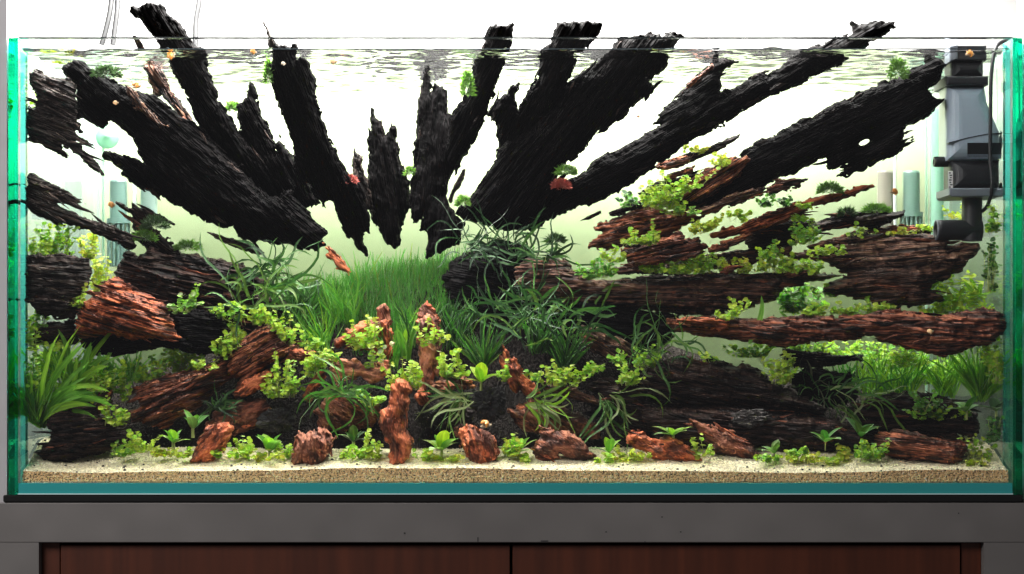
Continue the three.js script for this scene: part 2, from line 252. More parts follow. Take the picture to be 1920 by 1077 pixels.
  const vert = (x, y, s, side) => {
    const q = clamp(s / RR), dep = depAt(x, y), p = P(x, y, dep), h = T * Math.pow(1 - Math.pow(1 - q, 2.3), 0.62), r = s <= 0.01 ? 0 : relief(x, y, side ? 0 : 77) * Math.min(1, s / 5);
    const [u, v] = uv(x, y); pos.push(p.x, p.y, p.z + (side ? 1 : -1) * Math.max(0.0002, h + r) * (s <= 0.01 ? 0 : 1)); uvs.push(u / PXM / 0.26 + sd0, v / PXM / 0.13 + sd0 * 0.7); return pos.length / 3 - 1;
  };
  const corner = (i, j, side) => { const k = j * (nx + 1) + i, m = side ? keyF : keyB; if (!m.has(k)) m.set(k, vert(x0 + i * st, y0 + j * st, S[k], side)); return m.get(k); };
  const cut = (i, j, i2, j2) => {
    const a = j * (nx + 1) + i, b = j2 * (nx + 1) + i2, key = 'e' + Math.min(a, b) + '_' + Math.max(a, b);
    if (!keyF.has(key)) { const t = S[a] / (S[a] - S[b]); keyF.set(key, vert(x0 + (i + (i2 - i) * t) * st, y0 + (j + (j2 - j) * t) * st, 0, 1)); }
    return keyF.get(key);
  };
  for (let j = 0; j < ny; j++) for (let i = 0; i < nx; i++) {
    const C = [[i, j], [i + 1, j], [i + 1, j + 1], [i, j + 1]], ins = C.map(([a, b]) => S[b * (nx + 1) + a] > 0);
    if (!ins.some(Boolean)) continue;
    for (const side of [1, 0]) {
      const ring = [];
      for (let k = 0; k < 4; k++) { const [a, b] = C[k], [c, d] = C[(k + 1) % 4]; if (ins[k]) ring.push(corner(a, b, side)); if (ins[k] !== ins[(k + 1) % 4]) ring.push(cut(a, b, c, d)); }
      for (let k = 1; k + 1 < ring.length; k++) side ? idx.push(ring[0], ring[k + 1], ring[k]) : idx.push(ring[0], ring[k], ring[k + 1]);
    }
  }
  const base = P(cx, y1, (dA + dB) / 2);
  for (let i = 0; i < pos.length; i += 3) { pos[i] -= base.x; pos[i + 1] -= base.y; pos[i + 2] -= base.z; }
  const g = new THREE.BufferGeometry(); g.setAttribute('position', new THREE.Float32BufferAttribute(pos, 3)); g.setAttribute('uv', new THREE.Float32BufferAttribute(uvs, 2)); g.setIndex(idx); g.computeVertexNormals();
  const m = mesh(name, g, M[opt.m ?? 'dark'], scene); m.position.copy(base);
  // loose splinters lying along the grain, each a sliver of its own
  const area = S.reduce((t, s) => t + (s > 0 ? 1 : 0), 0) * st * st, ns = opt.shards ?? Math.round((craggy ? 0.4 : 1) * clamp(area / (opt.m === 'black' ? 2600 : 900), 2, 22)), pick = shardMats[opt.m ?? 'dark'];
  for (let k = 0, tries = 0; k < ns && tries < 400; tries++) {
    const x = rr(x0, x0 + nx * st), y = rr(y0, y0 + ny * st), s = polySD(poly, x, y); if (s < 2 || (opt.m === 'black' && s > 16)) continue; const ue = (uv(x, y)[0] - u0) / (u1 - u0); if (ue < 0.16 || ue > 0.84) continue;
    k++; const q = clamp(s / RR), h = T * Math.pow(1 - Math.pow(1 - q, 2.3), 0.62), L = Math.min(opt.m === 'black' ? rr(30, 75) : rr(34, 130), 0.5 * (u1 - u0)) / PXM, wd = Math.min(rr(3.5, 9), big * 0.5) / PXM, p = P(x, y, depAt(x, y)), bend = rr(-0.10, 0.10) * L;
    const sp = [], si = [], su = [], NS = 9, NR = 6, ph = rr(0, 50);
    for (let i = 0; i <= NS; i++) for (let j = 0; j < NR; j++) { const t = i / NS, rad = wd * Math.pow(Math.max(0.0, Math.sin(Math.PI * (0.02 + 0.96 * Math.pow(t, 0.8)))), 0.7) * (0.75 + 0.7 * nz(t * 6 + ph, j * 1.7)), an = j / NR * 6.283; sp.push((t - 0.5) * L, bend * 4 * (t - 0.5) * (t - 0.5) + Math.cos(an) * rad * 0.8 + 0.0012 * nz(t * 5, ph), Math.sin(an) * rad * 0.55 + 0.0012 * nz(t * 5, ph + 9)); su.push(t * L / 0.26 + ph, j / NR * wd * 4 / 0.13); }
    for (let i = 0; i < NS; i++) for (let j = 0; j < NR; j++) { const a = i * NR + j, c = i * NR + (j + 1) % NR; si.push(a, c, a + NR, c, c + NR, a + NR); }
    const sg = new THREE.BufferGeometry(); sg.setAttribute('position', new THREE.Float32BufferAttribute(sp, 3)); sg.setAttribute('uv', new THREE.Float32BufferAttribute(su, 2)); sg.setIndex(si); sg.computeVertexNormals();
    const sm = mesh('splinter', sg, pick[Math.floor(R() * pick.length)], m); sm.position.set(p.x - base.x, p.y - base.y, p.z - base.z + h * 0.92); sm.rotation.z = -ang + rr(-0.13, 0.13); sm.rotation.y = rr(-0.08, 0.08);
  }
  return tag(m, label, 'driftwood', opt.group);
}
// --- the radiating branches of the upper half
W('driftwood_stub', 'dark ragged double stub at the far left under the water line, greyed for glass haze', { d: [0.034, 0.07], m: 'grey', grain: 24, T: 0.012 }, [55,136, 66,132, 90,141, 110,147, 128,143, 141,160, 143,190, 144,228, 156,244, 155,249, 134,239, 143,252, 160,259, 175,272, 170,275, 145,266, 158,281, 178,300, 194,324, 190,328, 177,321, 144,291, 117,274, 117,281, 129,294, 123,299, 107,287, 67,264, 60,269, 50,254, 49,240, 50,227, 49,214, 54,200, 60,207, 67,200, 70,185, 57,167, 55,147]);  // grey tint stands in for a reflection haze on the front glass
W('driftwood_slab', 'broad black slab slanting from the upper left waterline to the centre', { d: [0.06, 0.27], m: 'black', grain: 40, T: 0.03 }, [117,125, 147,113, 157,117, 180,134, 204,147, 230,160, 254,167, 287,180, 311,194, 338,217, 368,234, 401,267, 434,301, 453,311, 460,325, 480,345, 496,358, 520,368, 552,352, 550,368, 575,395, 590,417, 613,434, 613,443, 605,447, 612,460, 595,472, 560,466, 540,460, 500,456, 480,457, 470,455, 448,443, 434,423, 418,427, 368,407, 334,390, 301,367, 267,357, 234,333, 220,320, 228,320, 200,300, 194,294, 194,286, 207,284, 234,291, 257,297, 268,303, 258,285, 257,278, 250,262, 234,247, 207,226, 196,222, 198,235, 190,240, 167,231, 144,221, 142,190, 143,155, 125,150]);
W('driftwood_branch', 'tallest trunk at left, breaking the surface with a sawn dark end', { d: [0.045, 0.27], m: 'black', grain: 58 }, [246,14, 267,10, 279,5, 297,6, 311,17, 318,30, 330,36, 347,50, 351,65, 363,83, 385,92, 391,112, 388,124, 398,144, 409,187, 431,217, 445,241, 461,267, 485,284, 520,320, 556,355, 550,400, 500,400, 420,330, 371,234, 363,217, 358,200, 348,177, 334,150, 321,134, 311,110, 294,79, 284,64, 264,43, 244,23]);
W('driftwood_splinter', 'reddish ribbed splinter leaning just left of the tallest trunk', { d: [0.14, 0.2], m: 'umber', grain: 55, step: 2 }, [268,128, 280,119, 297,124, 313,150, 328,180, 345,195, 360,225, 374,250, 352,250, 335,222, 318,192, 300,182, 287,178, 283,160]);
W('driftwood_splinter', 'thin stick end poking above the water left of the tallest trunk', { d: [0.05, 0.12], m: 'dark', step: 1.6, rag: 1 }, [248,66, 257,69, 266,82, 275,100, 285,120, 276,120, 262,100, 254,84]);
W('driftwood_splinter', 'brown split ridge running down the middle of the black left slab', { d: [0.06, 0.10], m: 'bark', grain: 52, step: 2, T: 0.008 }, [236,160, 250,165, 262,185, 280,205, 300,228, 318,238, 300,240, 275,220, 252,200, 240,180]);
W('driftwood_branch', 'short pointed dark branch between the two left trunks', { d: [0.18, 0.26], m: 'black', grain: 62 }, [444,214, 446,194, 458,187, 463,170, 470,153, 481,170, 485,197, 497,227, 510,254, 517,287, 522,250, 530,268, 548,288, 570,320, 600,380, 560,400, 500,345, 455,290]);
W('driftwood_branch', 'forked dark trunk left of centre with a pointed lower end', { d: [0.04, 0.29], m: 'black', grain: 68 }, [512,84, 557,84, 556,112, 570,108, 580,115, 587,140, 595,167, 597,200, 605,220, 613,243, 625,270, 634,290, 645,312, 655,330, 668,340, 680,350, 685,378, 690,400, 694,420, 694,439, 682,434, 685,460, 690,483, 684,478, 664,460, 647,434, 630,404, 620,378, 611,378, 604,391, 597,377, 581,346, 574,345, 575,366, 560,350, 552,320, 553,294, 552,277, 542,251, 535,227, 523,204, 512,177, 507,150, 508,117]);
W('driftwood_splinter', 'thin splinter tip rising above the water over the forked trunk', { d: [0.035, 0.045], m: 'grey', step: 1.6, rag: 1 }, [492,41, 496,41, 508,63, 521,84, 526,100, 506,100, 501,84, 503,68]);
W('driftwood_stub', 'small grey stump between the forked trunk and the middle post', { d: [0.25, 0.27], m: 'grey', step: 2 }, [661,284, 667,280, 678,298, 683,326, 690,336, 700,400, 672,385, 660,330]);
W('driftwood_post', 'two pointed post in the very middle, tapering down to a tip', { d: [0.27, 0.29], m: 'black', grain: 82 }, [696,198, 702,215, 715,231, 723,252, 728,245, 732,226, 740,240, 745,265, 752,300, 762,326, 769,345, 769,387, 757,410, 754,434, 747,460, 742,473, 736,464, 721,457, 711,434, 698,407, 690,380, 687,350, 690,300, 691,265, 692,225]);
W('driftwood_post', 'broad post right of the middle with a needle tip', { d: [0.26, 0.27], m: 'black', grain: 96 }, [801,112, 806,135, 807,172, 812,172, 815,154, 835,165, 840,182, 841,212, 856,230, 868,265, 884,277, 874,297, 851,324, 841,351, 831,367, 845,382, 851,400, 870,420, 864,455, 834,470, 809,481, 796,488, 797,467, 801,454, 803,430, 786,435, 789,407, 782,420, 774,417, 769,387, 768,345, 776,320, 774,290, 778,250, 780,220, 783,190, 790,165, 797,140]);
W('driftwood_branch', 'slender trunk leaning right with its square end above the water', { d: [0.26, 0.05], m: 'black', grain: -63 }, [912,58, 924,47, 950,48, 961,44, 967,43, 963,70, 956,87, 951,110, 945,125, 932,150, 925,180, 915,205, 905,235, 890,264, 876,285, 850,322, 836,300, 840,225, 850,212, 870,185, 884,150, 893,105, 905,85]);
W('driftwood_splinter', 'thin splinter standing in the gap right of the broad post', { d: [0.26, 0.25], m: 'grey', step: 1.8, rag: 1 }, [868,318, 873,316, 870,335, 862,352, 852,362, 846,385, 840,375, 850,350]);
W('driftwood_branch', 'flat topped dark trunk rising above the water right of centre', { d: [0.25, 0.045], m: 'black', grain: -62 }, [1045,43, 1060,42, 1075,38, 1112,40, 1129,43, 1122,67, 1104,87, 1089,104, 1075,130, 1062,156, 1050,200, 1010,260, 960,320, 930,330, 933,267, 930,255, 925,230, 912,215, 915,205, 928,190, 948,174, 960,159, 973,157, 967,180, 965,197, 972,205, 980,185, 997,164, 1007,140, 1010,117, 1013,97, 1032,77, 1042,53]);
W('driftwood_slab', 'widest black slab right of centre, ragged along its right edge', { d: [0.27, 0.05], m: 'black', grain: -52, T: 0.03 }, [1050,180, 1062,156, 1080,144, 1110,125, 1130,105, 1150,84, 1165,69, 1200,67, 1221,59, 1240,65, 1257,60, 1283,67, 1275,77, 1262,98, 1247,127, 1227,144, 1219,155, 1227,164, 1224,174, 1197,190, 1177,207, 1176,217, 1147,234, 1114,254, 1107,267, 1084,291, 1064,307, 1050,328, 1043,336, 1060,350, 1050,375, 1020,405, 997,430, 940,432, 870,412, 851,402, 884,370, 914,321, 928,301, 940,270, 1000,230]);
W('driftwood_branch', 'longest dark branch, running from the centre up to the right rim', { d: [0.24, 0.045], m: 'black', grain: -31 }, [1000,400, 1050,350, 1097,319, 1117,297, 1140,287, 1170,277, 1194,261, 1214,247, 1238,234, 1222,234, 1238,219, 1227,219, 1247,200, 1271,184, 1281,170, 1289,164, 1287,157, 1314,134, 1338,117, 1337,90, 1348,90, 1350,112, 1385,114, 1352,140, 1353,172, 1384,160, 1421,135, 1440,140, 1460,127, 1490,104, 1500,97, 1540,80, 1587,66, 1600,62, 1596,41, 1610,46, 1640,40, 1679,42, 1679,54, 1664,63, 1645,75, 1620,90, 1605,100, 1590,110, 1574,124, 1520,145, 1507,157, 1440,184, 1394,207, 1361,231, 1327,249, 1314,257, 1294,267, 1274,281, 1254,297, 1234,308, 1200,334, 1157,363, 1120,380, 1077,392, 1040,407, 1000,432, 980,430]);
W('driftwood_splinter', 'reddish split strip on top of the longest right branch', { d: [0.09, 0.075], m: 'brown', grain: -38, step: 2, T: 0.007 }, [1288,160, 1314,138, 1336,120, 1338,128, 1320,146, 1300,164, 1286,168]);
W('driftwood_log', 'heavy black log at upper right with a torn lower edge', { d: [0.18, 0.06], m: 'black', grain: -27, T: 0.034, holes: [[1621,267, 11, 4.5, -25]] }, [1395,282, 1420,265, 1440,257, 1490,232, 1520,220, 1540,210, 1560,195, 1590,185, 1620,170, 1650,155, 1675,150, 1690,140, 1720,128, 1733,118, 1735,97, 1750,108, 1774,124, 1765,140, 1757,155, 1740,170, 1745,180, 1757,184, 1774,187, 1755,205, 1740,220, 1715,232, 1700,240, 1693,260, 1714,256, 1710,264, 1698,268, 1708,270, 1695,276, 1690,285, 1670,295, 1648,305, 1610,322, 1585,333, 1572,330, 1580,320, 1593,306, 1575,313, 1555,320, 1547,318, 1549,310, 1553,297, 1537,300, 1520,310, 1490,325, 1440,347, 1410,372, 1350,392, 1300,388, 1320,350, 1370,320]);
W('driftwood_log', 'reddish ribbed log end beneath the lime leaves at right of centre', { d: [0.14, 0.13], m: 'rust', grain: -32, amp: 3.4 }, [1398,292, 1406,300, 1396,326, 1360,352, 1310,378, 1285,378, 1262,372, 1280,345, 1320,318, 1370,298]);
W('driftwood_splinter', 'grey pointed stick above the lime leaves right of centre', { d: [0.17, 0.15], m: 'grey', step: 2, rag: 1.4 }, [1388,251, 1386,260, 1345,285, 1300,302, 1270,316, 1240,314, 1230,306, 1280,290, 1330,274]);
// --- middle right
W('driftwood_branch', 'thin brown branch pointing to the pump under the heavy log', { d: [0.14, 0.11], m: 'red', grain: -20 }, [1640,343, 1637,350, 1620,357, 1590,371, 1557,381, 1524,391, 1484,410, 1450,425, 1400,440, 1338,448, 1330,438, 1354,427, 1378,425, 1408,412, 1440,397, 1490,381, 1534,367, 1574,361, 1607,350]);
W('driftwood_branch', 'dark branch with moss tufts just below the thin brown one', { d: [0.18, 0.14], m: 'dark', grain: -8 }, [1405,412, 1440,402, 1484,408, 1534,416, 1574,404, 1600,396, 1627,399, 1667,399, 1697,396, 1694,407, 1667,418, 1640,430, 1600,427, 1574,424, 1534,440, 1500,452, 1470,472, 1440,488, 1415,480, 1395,452]);
W('driftwood_branch', 'forked brown branch with a double tip pointing left', { d: [0.17, 0.15], m: 'rust', grain: -12, amp: 3.2 }, [1113,427, 1124,418, 1157,409, 1174,400, 1201,386, 1224,382, 1244,392, 1277,396, 1321,406, 1311,416, 1277,430, 1261,441, 1234,451, 1194,457, 1147,468, 1104,466, 1104,457, 1124,445, 1128,436, 1113,433]);
W('driftwood_branch', 'brown stick below the forked branch carrying a lime sprig', { d: [0.15, 0.13], m: 'brown', grain: -14 }, [1160,467, 1194,457, 1261,440, 1277,432, 1282,444, 1310,448, 1330,462, 1300,478, 1250,494, 1194,502, 1167,482]);
W('driftwood_splinter', 'tiny dark splinter in the pale gap right of centre', { d: [0.2, 0.2], m: 'dark', step: 1.6, rag: 0.8 }, [1084,416, 1108,402, 1126,395, 1128,400, 1104,412]);
W('driftwood_log', 'long level log across the right half under the lime carpet', { d: [0.2, 0.16], m: 'umber', grain: 0, T: 0.03, amp: 3 }, [965,500, 985,487, 997,483, 1060,486, 1080,508, 1110,523, 1160,524, 1224,514, 1290,513, 1361,511, 1400,515, 1440,511, 1507,504, 1530,511, 1587,516, 1548,524, 1513,531, 1470,541, 1455,560, 1400,580, 1330,592, 1250,587, 1150,577, 1080,572, 1000,562, 965,535]);
W('driftwood_log', 'layered red brown log below the pump nozzle', { d: [0.15, 0.08], m: 'bark', grain: -4, T: 0.034, amp: 4.2, per: 7 }, [1477,480, 1490,472, 1540,466, 1607,453, 1657,446, 1697,440, 1741,436, 1764,443, 1774,455, 1831,456, 1835,467, 1828,480, 1814,490, 1804,507, 1774,524, 1734,541, 1768,551, 1768,562, 1741,572, 1674,578, 1627,568, 1587,555, 1540,548, 1556,530, 1587,514, 1556,497, 1540,488, 1494,489]);
W('driftwood_log', 'lowest long level log at right with a thick reddish rounded end', { d: [0.14, 0.036], m: 'brown', grain: 2, T: 0.02, amp: 3.8, per: 9 }, [1250,598, 1294,593, 1354,596, 1440,595, 1507,594, 1574,592, 1640,586, 1674,580, 1707,583, 1757,593, 1808,583, 1841,578, 1871,583, 1885,597, 1888,617, 1873,634, 1856,645, 1824,652, 1801,660, 1767,670, 1734,660, 1701,653, 1670,645, 1640,634, 1607,634, 1580,640, 1524,643, 1480,650, 1440,647, 1390,640, 1330,631, 1270,624, 1246,610]);
W('driftwood_splinter', 'orange brown splinter lying in the lime carpet of the long level log', { d: [0.13, 0.13], m: 'red', step: 2, grain: -6 }, [1352,512, 1368,500, 1395,494, 1385,504, 1360,516]);
W('driftwood_splinter', 'orange brown splinter at the right tip of the long level log', { d: [0.13, 0.12], m: 'rust', step: 2, grain: -5 }, [1472,517, 1490,508, 1515,503, 1530,508, 1512,514, 1490,521]);
W('driftwood_log', 'red brown flake lying at the left end of the lowest level log', { d: [0.1, 0.1], m: 'red', grain: 4, step: 2 }, [1262,600, 1290,596, 1330,594, 1366,602, 1366,616, 1340,620, 1300,612]);
W('driftwood_log', 'big dark log with a wavy top edge low right of centre', { d: [0.15, 0.11], m: 'dark', grain: 10, T: 0.034, amp: 3.4, per: 10 }, [1205,694, 1214,690, 1244,676, 1277,667, 1311,677, 1354,675, 1381,687, 1394,679, 1428,693, 1440,708, 1477,727, 1520,750, 1551,767, 1544,781, 1507,780, 1440,778, 1378,769, 1328,772, 1261,769, 1211,750, 1196,720]);
W('driftwood_log', 'low dark slaty log lying under the wavy topped one', { d: [0.12, 0.09], m: 'dark', grain: 6, T: 0.03, amp: 2.4 }, [1190,752, 1261,765, 1378,763, 1440,773, 1510,778, 1560,788, 1605,800, 1640,815, 1640,845, 1530,852, 1430,848, 1300,842, 1230,822, 1180,790]);
W('driftwood_log', 'brown blunt log on the sand at the lower right corner', { d: [0.075, 0.06], m: 'rust', grain: 6, T: 0.03, amp: 3 }, [1640,818, 1660,810, 1681,806, 1724,810, 1757,820, 1808,829, 1812,838, 1802,858, 1794,872, 1757,872, 1724,865, 1674,862, 1645,848]);
W('driftwood_log', 'dark flat log behind the blunt one at the lower right', { d: [0.15, 0.12], m: 'dark', grain: 4, T: 0.03, amp: 3 }, [1580,765, 1640,747, 1674,737, 1724,735, 1774,744, 1800,760, 1830,775, 1836,800, 1826,830, 1760,830, 1680,820, 1610,800]);
W('driftwood_branch', 'slim dark stick between the wavy topped log and the grass at right', { d: [0.16, 0.16], m: 'dark', grain: -2 }, [1465,652, 1520,660, 1600,667, 1619,664, 1621,676, 1580,683, 1530,692, 1475,688]);
// --- middle left
W('driftwood_branch', 'forked brownish log at far left pointing right with an open mouth', { d: [0.034, 0.14], m: 'grey', grain: 20, amp: 3, T: 0.014 }, [52,329, 58,325, 77,330, 84,338, 110,352, 127,362, 160,381, 134,384, 110,385, 134,394, 157,404, 187,417, 211,425, 247,447, 256,460, 241,468, 217,453, 180,443, 174,437, 140,425, 110,420, 84,411, 54,399, 49,380, 48,360, 50,345]);  // haze over the left end is put into the grey wood colour
W('driftwood_branch', 'small dark branch with two thin tips left of the black slab', { d: [0.15, 0.18], m: 'dark', grain: 36, step: 2 }, [217,380, 232,385, 247,391, 246,381, 277,394, 307,403, 325,421, 301,415, 286,412, 284,420, 301,434, 318,450, 344,474, 321,482, 267,462, 247,427, 245,402]);
W('driftwood_log', 'dull dark log behind the left glass with a knot hole', { d: [0.036, 0.07], m: 'grey', grain: 4, T: 0.016, amp: 3 }, [50,480, 62,478, 100,477, 117,473, 140,479, 164,487, 172,500, 170,517, 164,541, 154,554, 147,584, 137,598, 110,599, 84,594, 67,587, 57,574, 49,551]);  // grey colour carries the reflected haze of the front glass
W('driftwood_log', 'low brown log end at far left above the green ribbons', { d: [0.05, 0.08], m: 'dark', grain: -6, T: 0.014 }, [54,634, 64,611, 117,602, 139,597, 147,641, 134,649, 100,647, 57,650]);
W('driftwood_log', 'large dark log running from the left stump towards the centre', { d: [0.15, 0.22], m: 'dark', grain: 12, T: 0.036, amp: 4, per: 8 }, [241,467, 258,478, 284,462, 318,476, 351,474, 384,480, 418,487, 480,504, 497,517, 523,541, 540,570, 520,610, 470,625, 430,640, 384,668, 320,655, 260,600, 220,560, 213,520, 228,485]);
W('driftwood_stump', 'red brown rippled stump with a dark hollow underneath at left', { d: [0.09, 0.09], m: 'red', grain: 18, T: 0.04, amp: 4.6, per: 9 }, [194,534, 214,517, 227,521, 247,541, 277,551, 301,567, 318,584, 328,621, 340,635, 301,637, 264,636, 250,640, 215,628, 180,632, 150,640, 143,625, 144,600, 147,577, 167,561, 187,547]);
W('driftwood_log', 'black hollow log under the red brown rippled stump', { d: [0.105, 0.105], m: 'black', grain: 0 }, [140,612, 200,610, 260,622, 340,628, 360,650, 300,655, 247,663, 214,671, 180,668, 155,652]);
W('driftwood_log', 'long ribbed brown log rising to the right at lower left', { d: [0.10, 0.14], m: 'brown', grain: -22, T: 0.034, amp: 4.4, per: 9 }, [255,732, 277,714, 318,704, 368,690, 401,680, 428,668, 438,687, 434,707, 418,724, 394,747, 368,767, 334,787, 307,806, 284,799, 247,789, 238,776, 261,760]);
W('driftwood_log', 'dark gnarled log resting on the sand at the lower left corner', { d: [0.055, 0.075], m: 'dark', grain: -4, T: 0.034, amp: 4, per: 9 }, [67,848, 90,827, 97,811, 88,794, 100,770, 117,757, 144,749, 174,758, 190,785, 241,800, 250,814, 214,845, 160,858, 140,868, 84,865]);
W('driftwood_chunk', 'small orange brown chunk on top of the gnarled corner log', { d: [0.075, 0.075], m: 'browncrag', grain: -60, step: 2 }, [176,770, 182,740, 198,726, 214,732, 210,755, 198,776]);
W('driftwood_log', 'rough brown log left of centre topped with lime leaves', { d: [0.15, 0.13], m: 'rust', grain: -28, T: 0.034, amp: 4, per: 9 }, [416,664, 444,640, 480,617, 500,605, 523,615, 547,645, 577,658, 582,670, 560,676, 530,679, 507,684, 500,708, 480,736, 444,749, 436,735, 452,712, 430,705]);
W('driftwood_spike', 'reddish spike pointing down right behind the grass left of centre', { d: [0.24, 0.24], m: 'redcrag', grain: 45, step: 2 }, [604,455, 625,468, 645,490, 657,509, 654,517, 635,502, 616,484]);
W('driftwood_splinter', 'thin dark double splinter under the black slab left of centre', { d: [0.22, 0.22], m: 'dark', step: 2, rag: 1.2 }, [383,434, 400,437, 430,446, 466,454, 500,475, 480,478, 440,464, 415,454]);
W('driftwood_stump', 'dark mound stump right of the grass valley under long leaves', { d: [0.25, 0.25], m: 'black', grain: 12, T: 0.04 }, [830,520, 845,492, 880,470, 930,450, 985,458, 1010,490, 1060,520, 1100,560, 1095,605, 1000,615, 900,605, 850,590, 832,555]);
// --- centre front
W('driftwood_chunk', 'upper reddish chunk left of the grass gully in the middle', { d: [0.15, 0.14], m: 'redcrag', grain: -30, amp: 3.6 }, [622,640, 640,624, 657,615, 680,599, 700,596, 727,600, 735,630, 728,660, 700,668, 680,650, 650,650, 630,662]);
W('driftwood_chunk', 'jagged pinkish ledge with hanging teeth under the upper reddish chunk', { d: [0.115, 0.115], m: 'pinkcrag', grain: 8, amp: 4.5 }, [614,678, 640,672, 667,674, 687,688, 710,678, 729,676, 732,696, 712,714, 694,722, 675,706, 662,712, 650,710, 640,732, 632,730, 624,707]);
W('driftwood_chunk', 'narrow red spur left below the jagged pinkish ledge', { d: [0.11, 0.10], m: 'redcrag', grain: -60, amp: 3.6, step: 2 }, [606,690, 612,705, 592,735, 584,756, 574,758, 566,742, 578,718]);
W('driftwood_post', 'upright orange red post in front of the middle, standing on sand', { d: [0.055, 0.05], m: 'redcrag', grain: 80, T: 0.022, amp: 3.2, per: 10 }, [733,728, 744,713, 764,709, 772,724, 767,767, 759,780, 765,807, 776,828, 770,842, 766,866, 754,872, 744,880, 729,878, 731,841, 714,811, 708,787, 714,770, 731,757]);
W('driftwood_chunk', 'tall knobbly pink chunk right of the grass gully', { d: [0.13, 0.13], m: 'pinkcrag', grain: 85, amp: 4, step: 2 }, [780,602, 800,588, 822,598, 828,640, 822,690, 815,720, 792,744, 780,740, 788,700, 781,660]);
W('driftwood_chunk', 'pitted pinkish lump right of the upright orange red post', { d: [0.10, 0.10], m: 'pinkcrag', grain: 4, amp: 4.5, step: 2 }, [806,726, 831,706, 864,699, 886,712, 890,728, 872,730, 854,726, 841,738, 824,744, 812,738]);
W('driftwood_chunk', 'reddish upright flake right of the fan of grass in the middle', { d: [0.12, 0.11], m: 'redcrag', grain: 56, amp: 3.4, step: 2 }, [940,638, 955,663, 975,683, 997,714, 1014,738, 990,744, 960,732, 940,700]);
W('driftwood_chunk', 'red brown rounded nub on the sand left of centre beside a rosette', { d: [0.05, 0.05], m: 'redcrag', grain: -50, amp: 2.6, step: 2 }, [386,802, 402,795, 420,793, 436,801, 435,822, 418,848, 391,868, 358,867, 360,847, 377,821]);
W('driftwood_chunk', 'dark split nub on the sand under the drooping leaves left of the post', { d: [0.045, 0.045], m: 'browncrag', grain: 75, amp: 3.8, step: 2 }, [558,807, 572,815, 590,806, 608,803, 628,821, 620,848, 600,875, 572,874, 547,878, 547,852, 556,827]);
W('driftwood_chunk', 'orange brown clawed nub on the sand carrying a snail', { d: [0.05, 0.045], m: 'redcrag', grain: 70, amp: 3.4, step: 2 }, [861,802, 881,796, 911,806, 928,820, 937,847, 929,868, 915,870, 898,875, 881,868, 872,850, 862,836]);
W('driftwood_chunk', 'low brown double nub on the sand right of the snail one', { d: [0.055, 0.055], m: 'browncrag', grain: 30, amp: 3.6, step: 2 }, [1012,798, 1040,811, 1067,806, 1094,824, 1105,841, 1121,858, 1100,868, 1074,862, 1050,852, 1036,868, 1012,864, 998,852, 997,837, 1012,826]);
W('driftwood_chunk', 'dark brown saddle shaped chunk on the sand right of centre', { d: [0.06, 0.055], m: 'redcrag', grain: 22, amp: 3.4, step: 2 }, [1176,807, 1204,811, 1227,827, 1254,816, 1277,827, 1304,847, 1325,868, 1261,866, 1227,862, 1205,846, 1176,832]);
W('driftwood_chunk', 'sloping brown chunk on the sand under the big dark log', { d: [0.075, 0.06], m: 'browncrag', grain: 28, amp: 3, step: 2 }, [1292,786, 1328,796, 1378,813, 1406,834, 1430,855, 1421,865, 1388,859, 1338,849, 1318,822]);
W('driftwood_branch', 'brown plank edge sloping right under the lime carpet in front', { d: [0.10, 0.10], m: 'umber', grain: 18, amp: 3, step: 2 }, [1000,712, 1020,714, 1050,722, 1094,735, 1132,753, 1122,764, 1080,752, 1030,736]);
W('driftwood_log', 'short dark block with a pale top edge right of the plank edge', { d: [0.11, 0.11], m: 'dark', grain: 8, amp: 3.4 }, [1094,724, 1130,709, 1170,714, 1213,724, 1216,736, 1206,762, 1215,800, 1180,815, 1140,800, 1112,768, 1126,748]);
W('driftwood_branch', 'reddish flat spur sloping right above the small lime tufts', { d: [0.15, 0.14], m: 'bark', grain: 32, amp: 3.2 }, [1090,608, 1130,618, 1175,640, 1206,668, 1196,694, 1160,684, 1120,664, 1096,650]);
W('driftwood_chunk', 'orange brown broken chunk at the foot of the rough brown log', { d: [0.11, 0.11], m: 'redcrag', grain: -30, step: 2 }, [440,736, 455,716, 480,704, 500,693, 515,706, 495,728, 480,736, 456,748]);
W('driftwood_chunk', 'orange flake sticking out right of the rough brown log', { d: [0.115, 0.115], m: 'redcrag', grain: 10, step: 2, T: 0.009 }, [524,660, 545,652, 582,656, 592,668, 570,678, 540,680]);
W('driftwood_chunk', 'brown tip rising into the grass at the top of the gully', { d: [0.17, 0.17], m: 'browncrag', grain: 75, step: 2 }, [700,612, 708,580, 716,566, 726,578, 738,604, 728,615]);
W('driftwood_chunk', 'brown cap above the tall knobbly pink chunk', { d: [0.16, 0.16], m: 'redcrag', grain: 40, step: 2 }, [778,604, 786,578, 798,568, 814,580, 828,600, 815,612]);
W('driftwood_chunk', 'thin upright strip of red wood at the left rim of the gully', { d: [0.13, 0.13], m: 'redcrag', grain: 85, step: 2, T: 0.008 }, [712,600, 726,596, 736,628, 738,664, 726,690, 716,660]);
W('driftwood_chunk', 'brown flake behind the snail on the clawed nub', { d: [0.07, 0.07], m: 'browncrag', grain: 20, step: 2 }, [848,808, 864,795, 892,798, 898,812, 880,822, 858,822]);
W('driftwood_chunk', 'small reddish block left of the pitted pinkish lump', { d: [0.1, 0.1], m: 'redcrag', grain: 60, step: 2 }, [776,744, 790,730, 806,740, 804,760, 788,766]);
W('driftwood_chunk', 'dark broken block behind the drooping fern left of the post', { d: [0.12, 0.12], m: 'browncrag', grain: 30, amp: 4 }, [590,770, 610,745, 650,735, 700,742, 716,770, 700,800, 640,812, 600,802]);
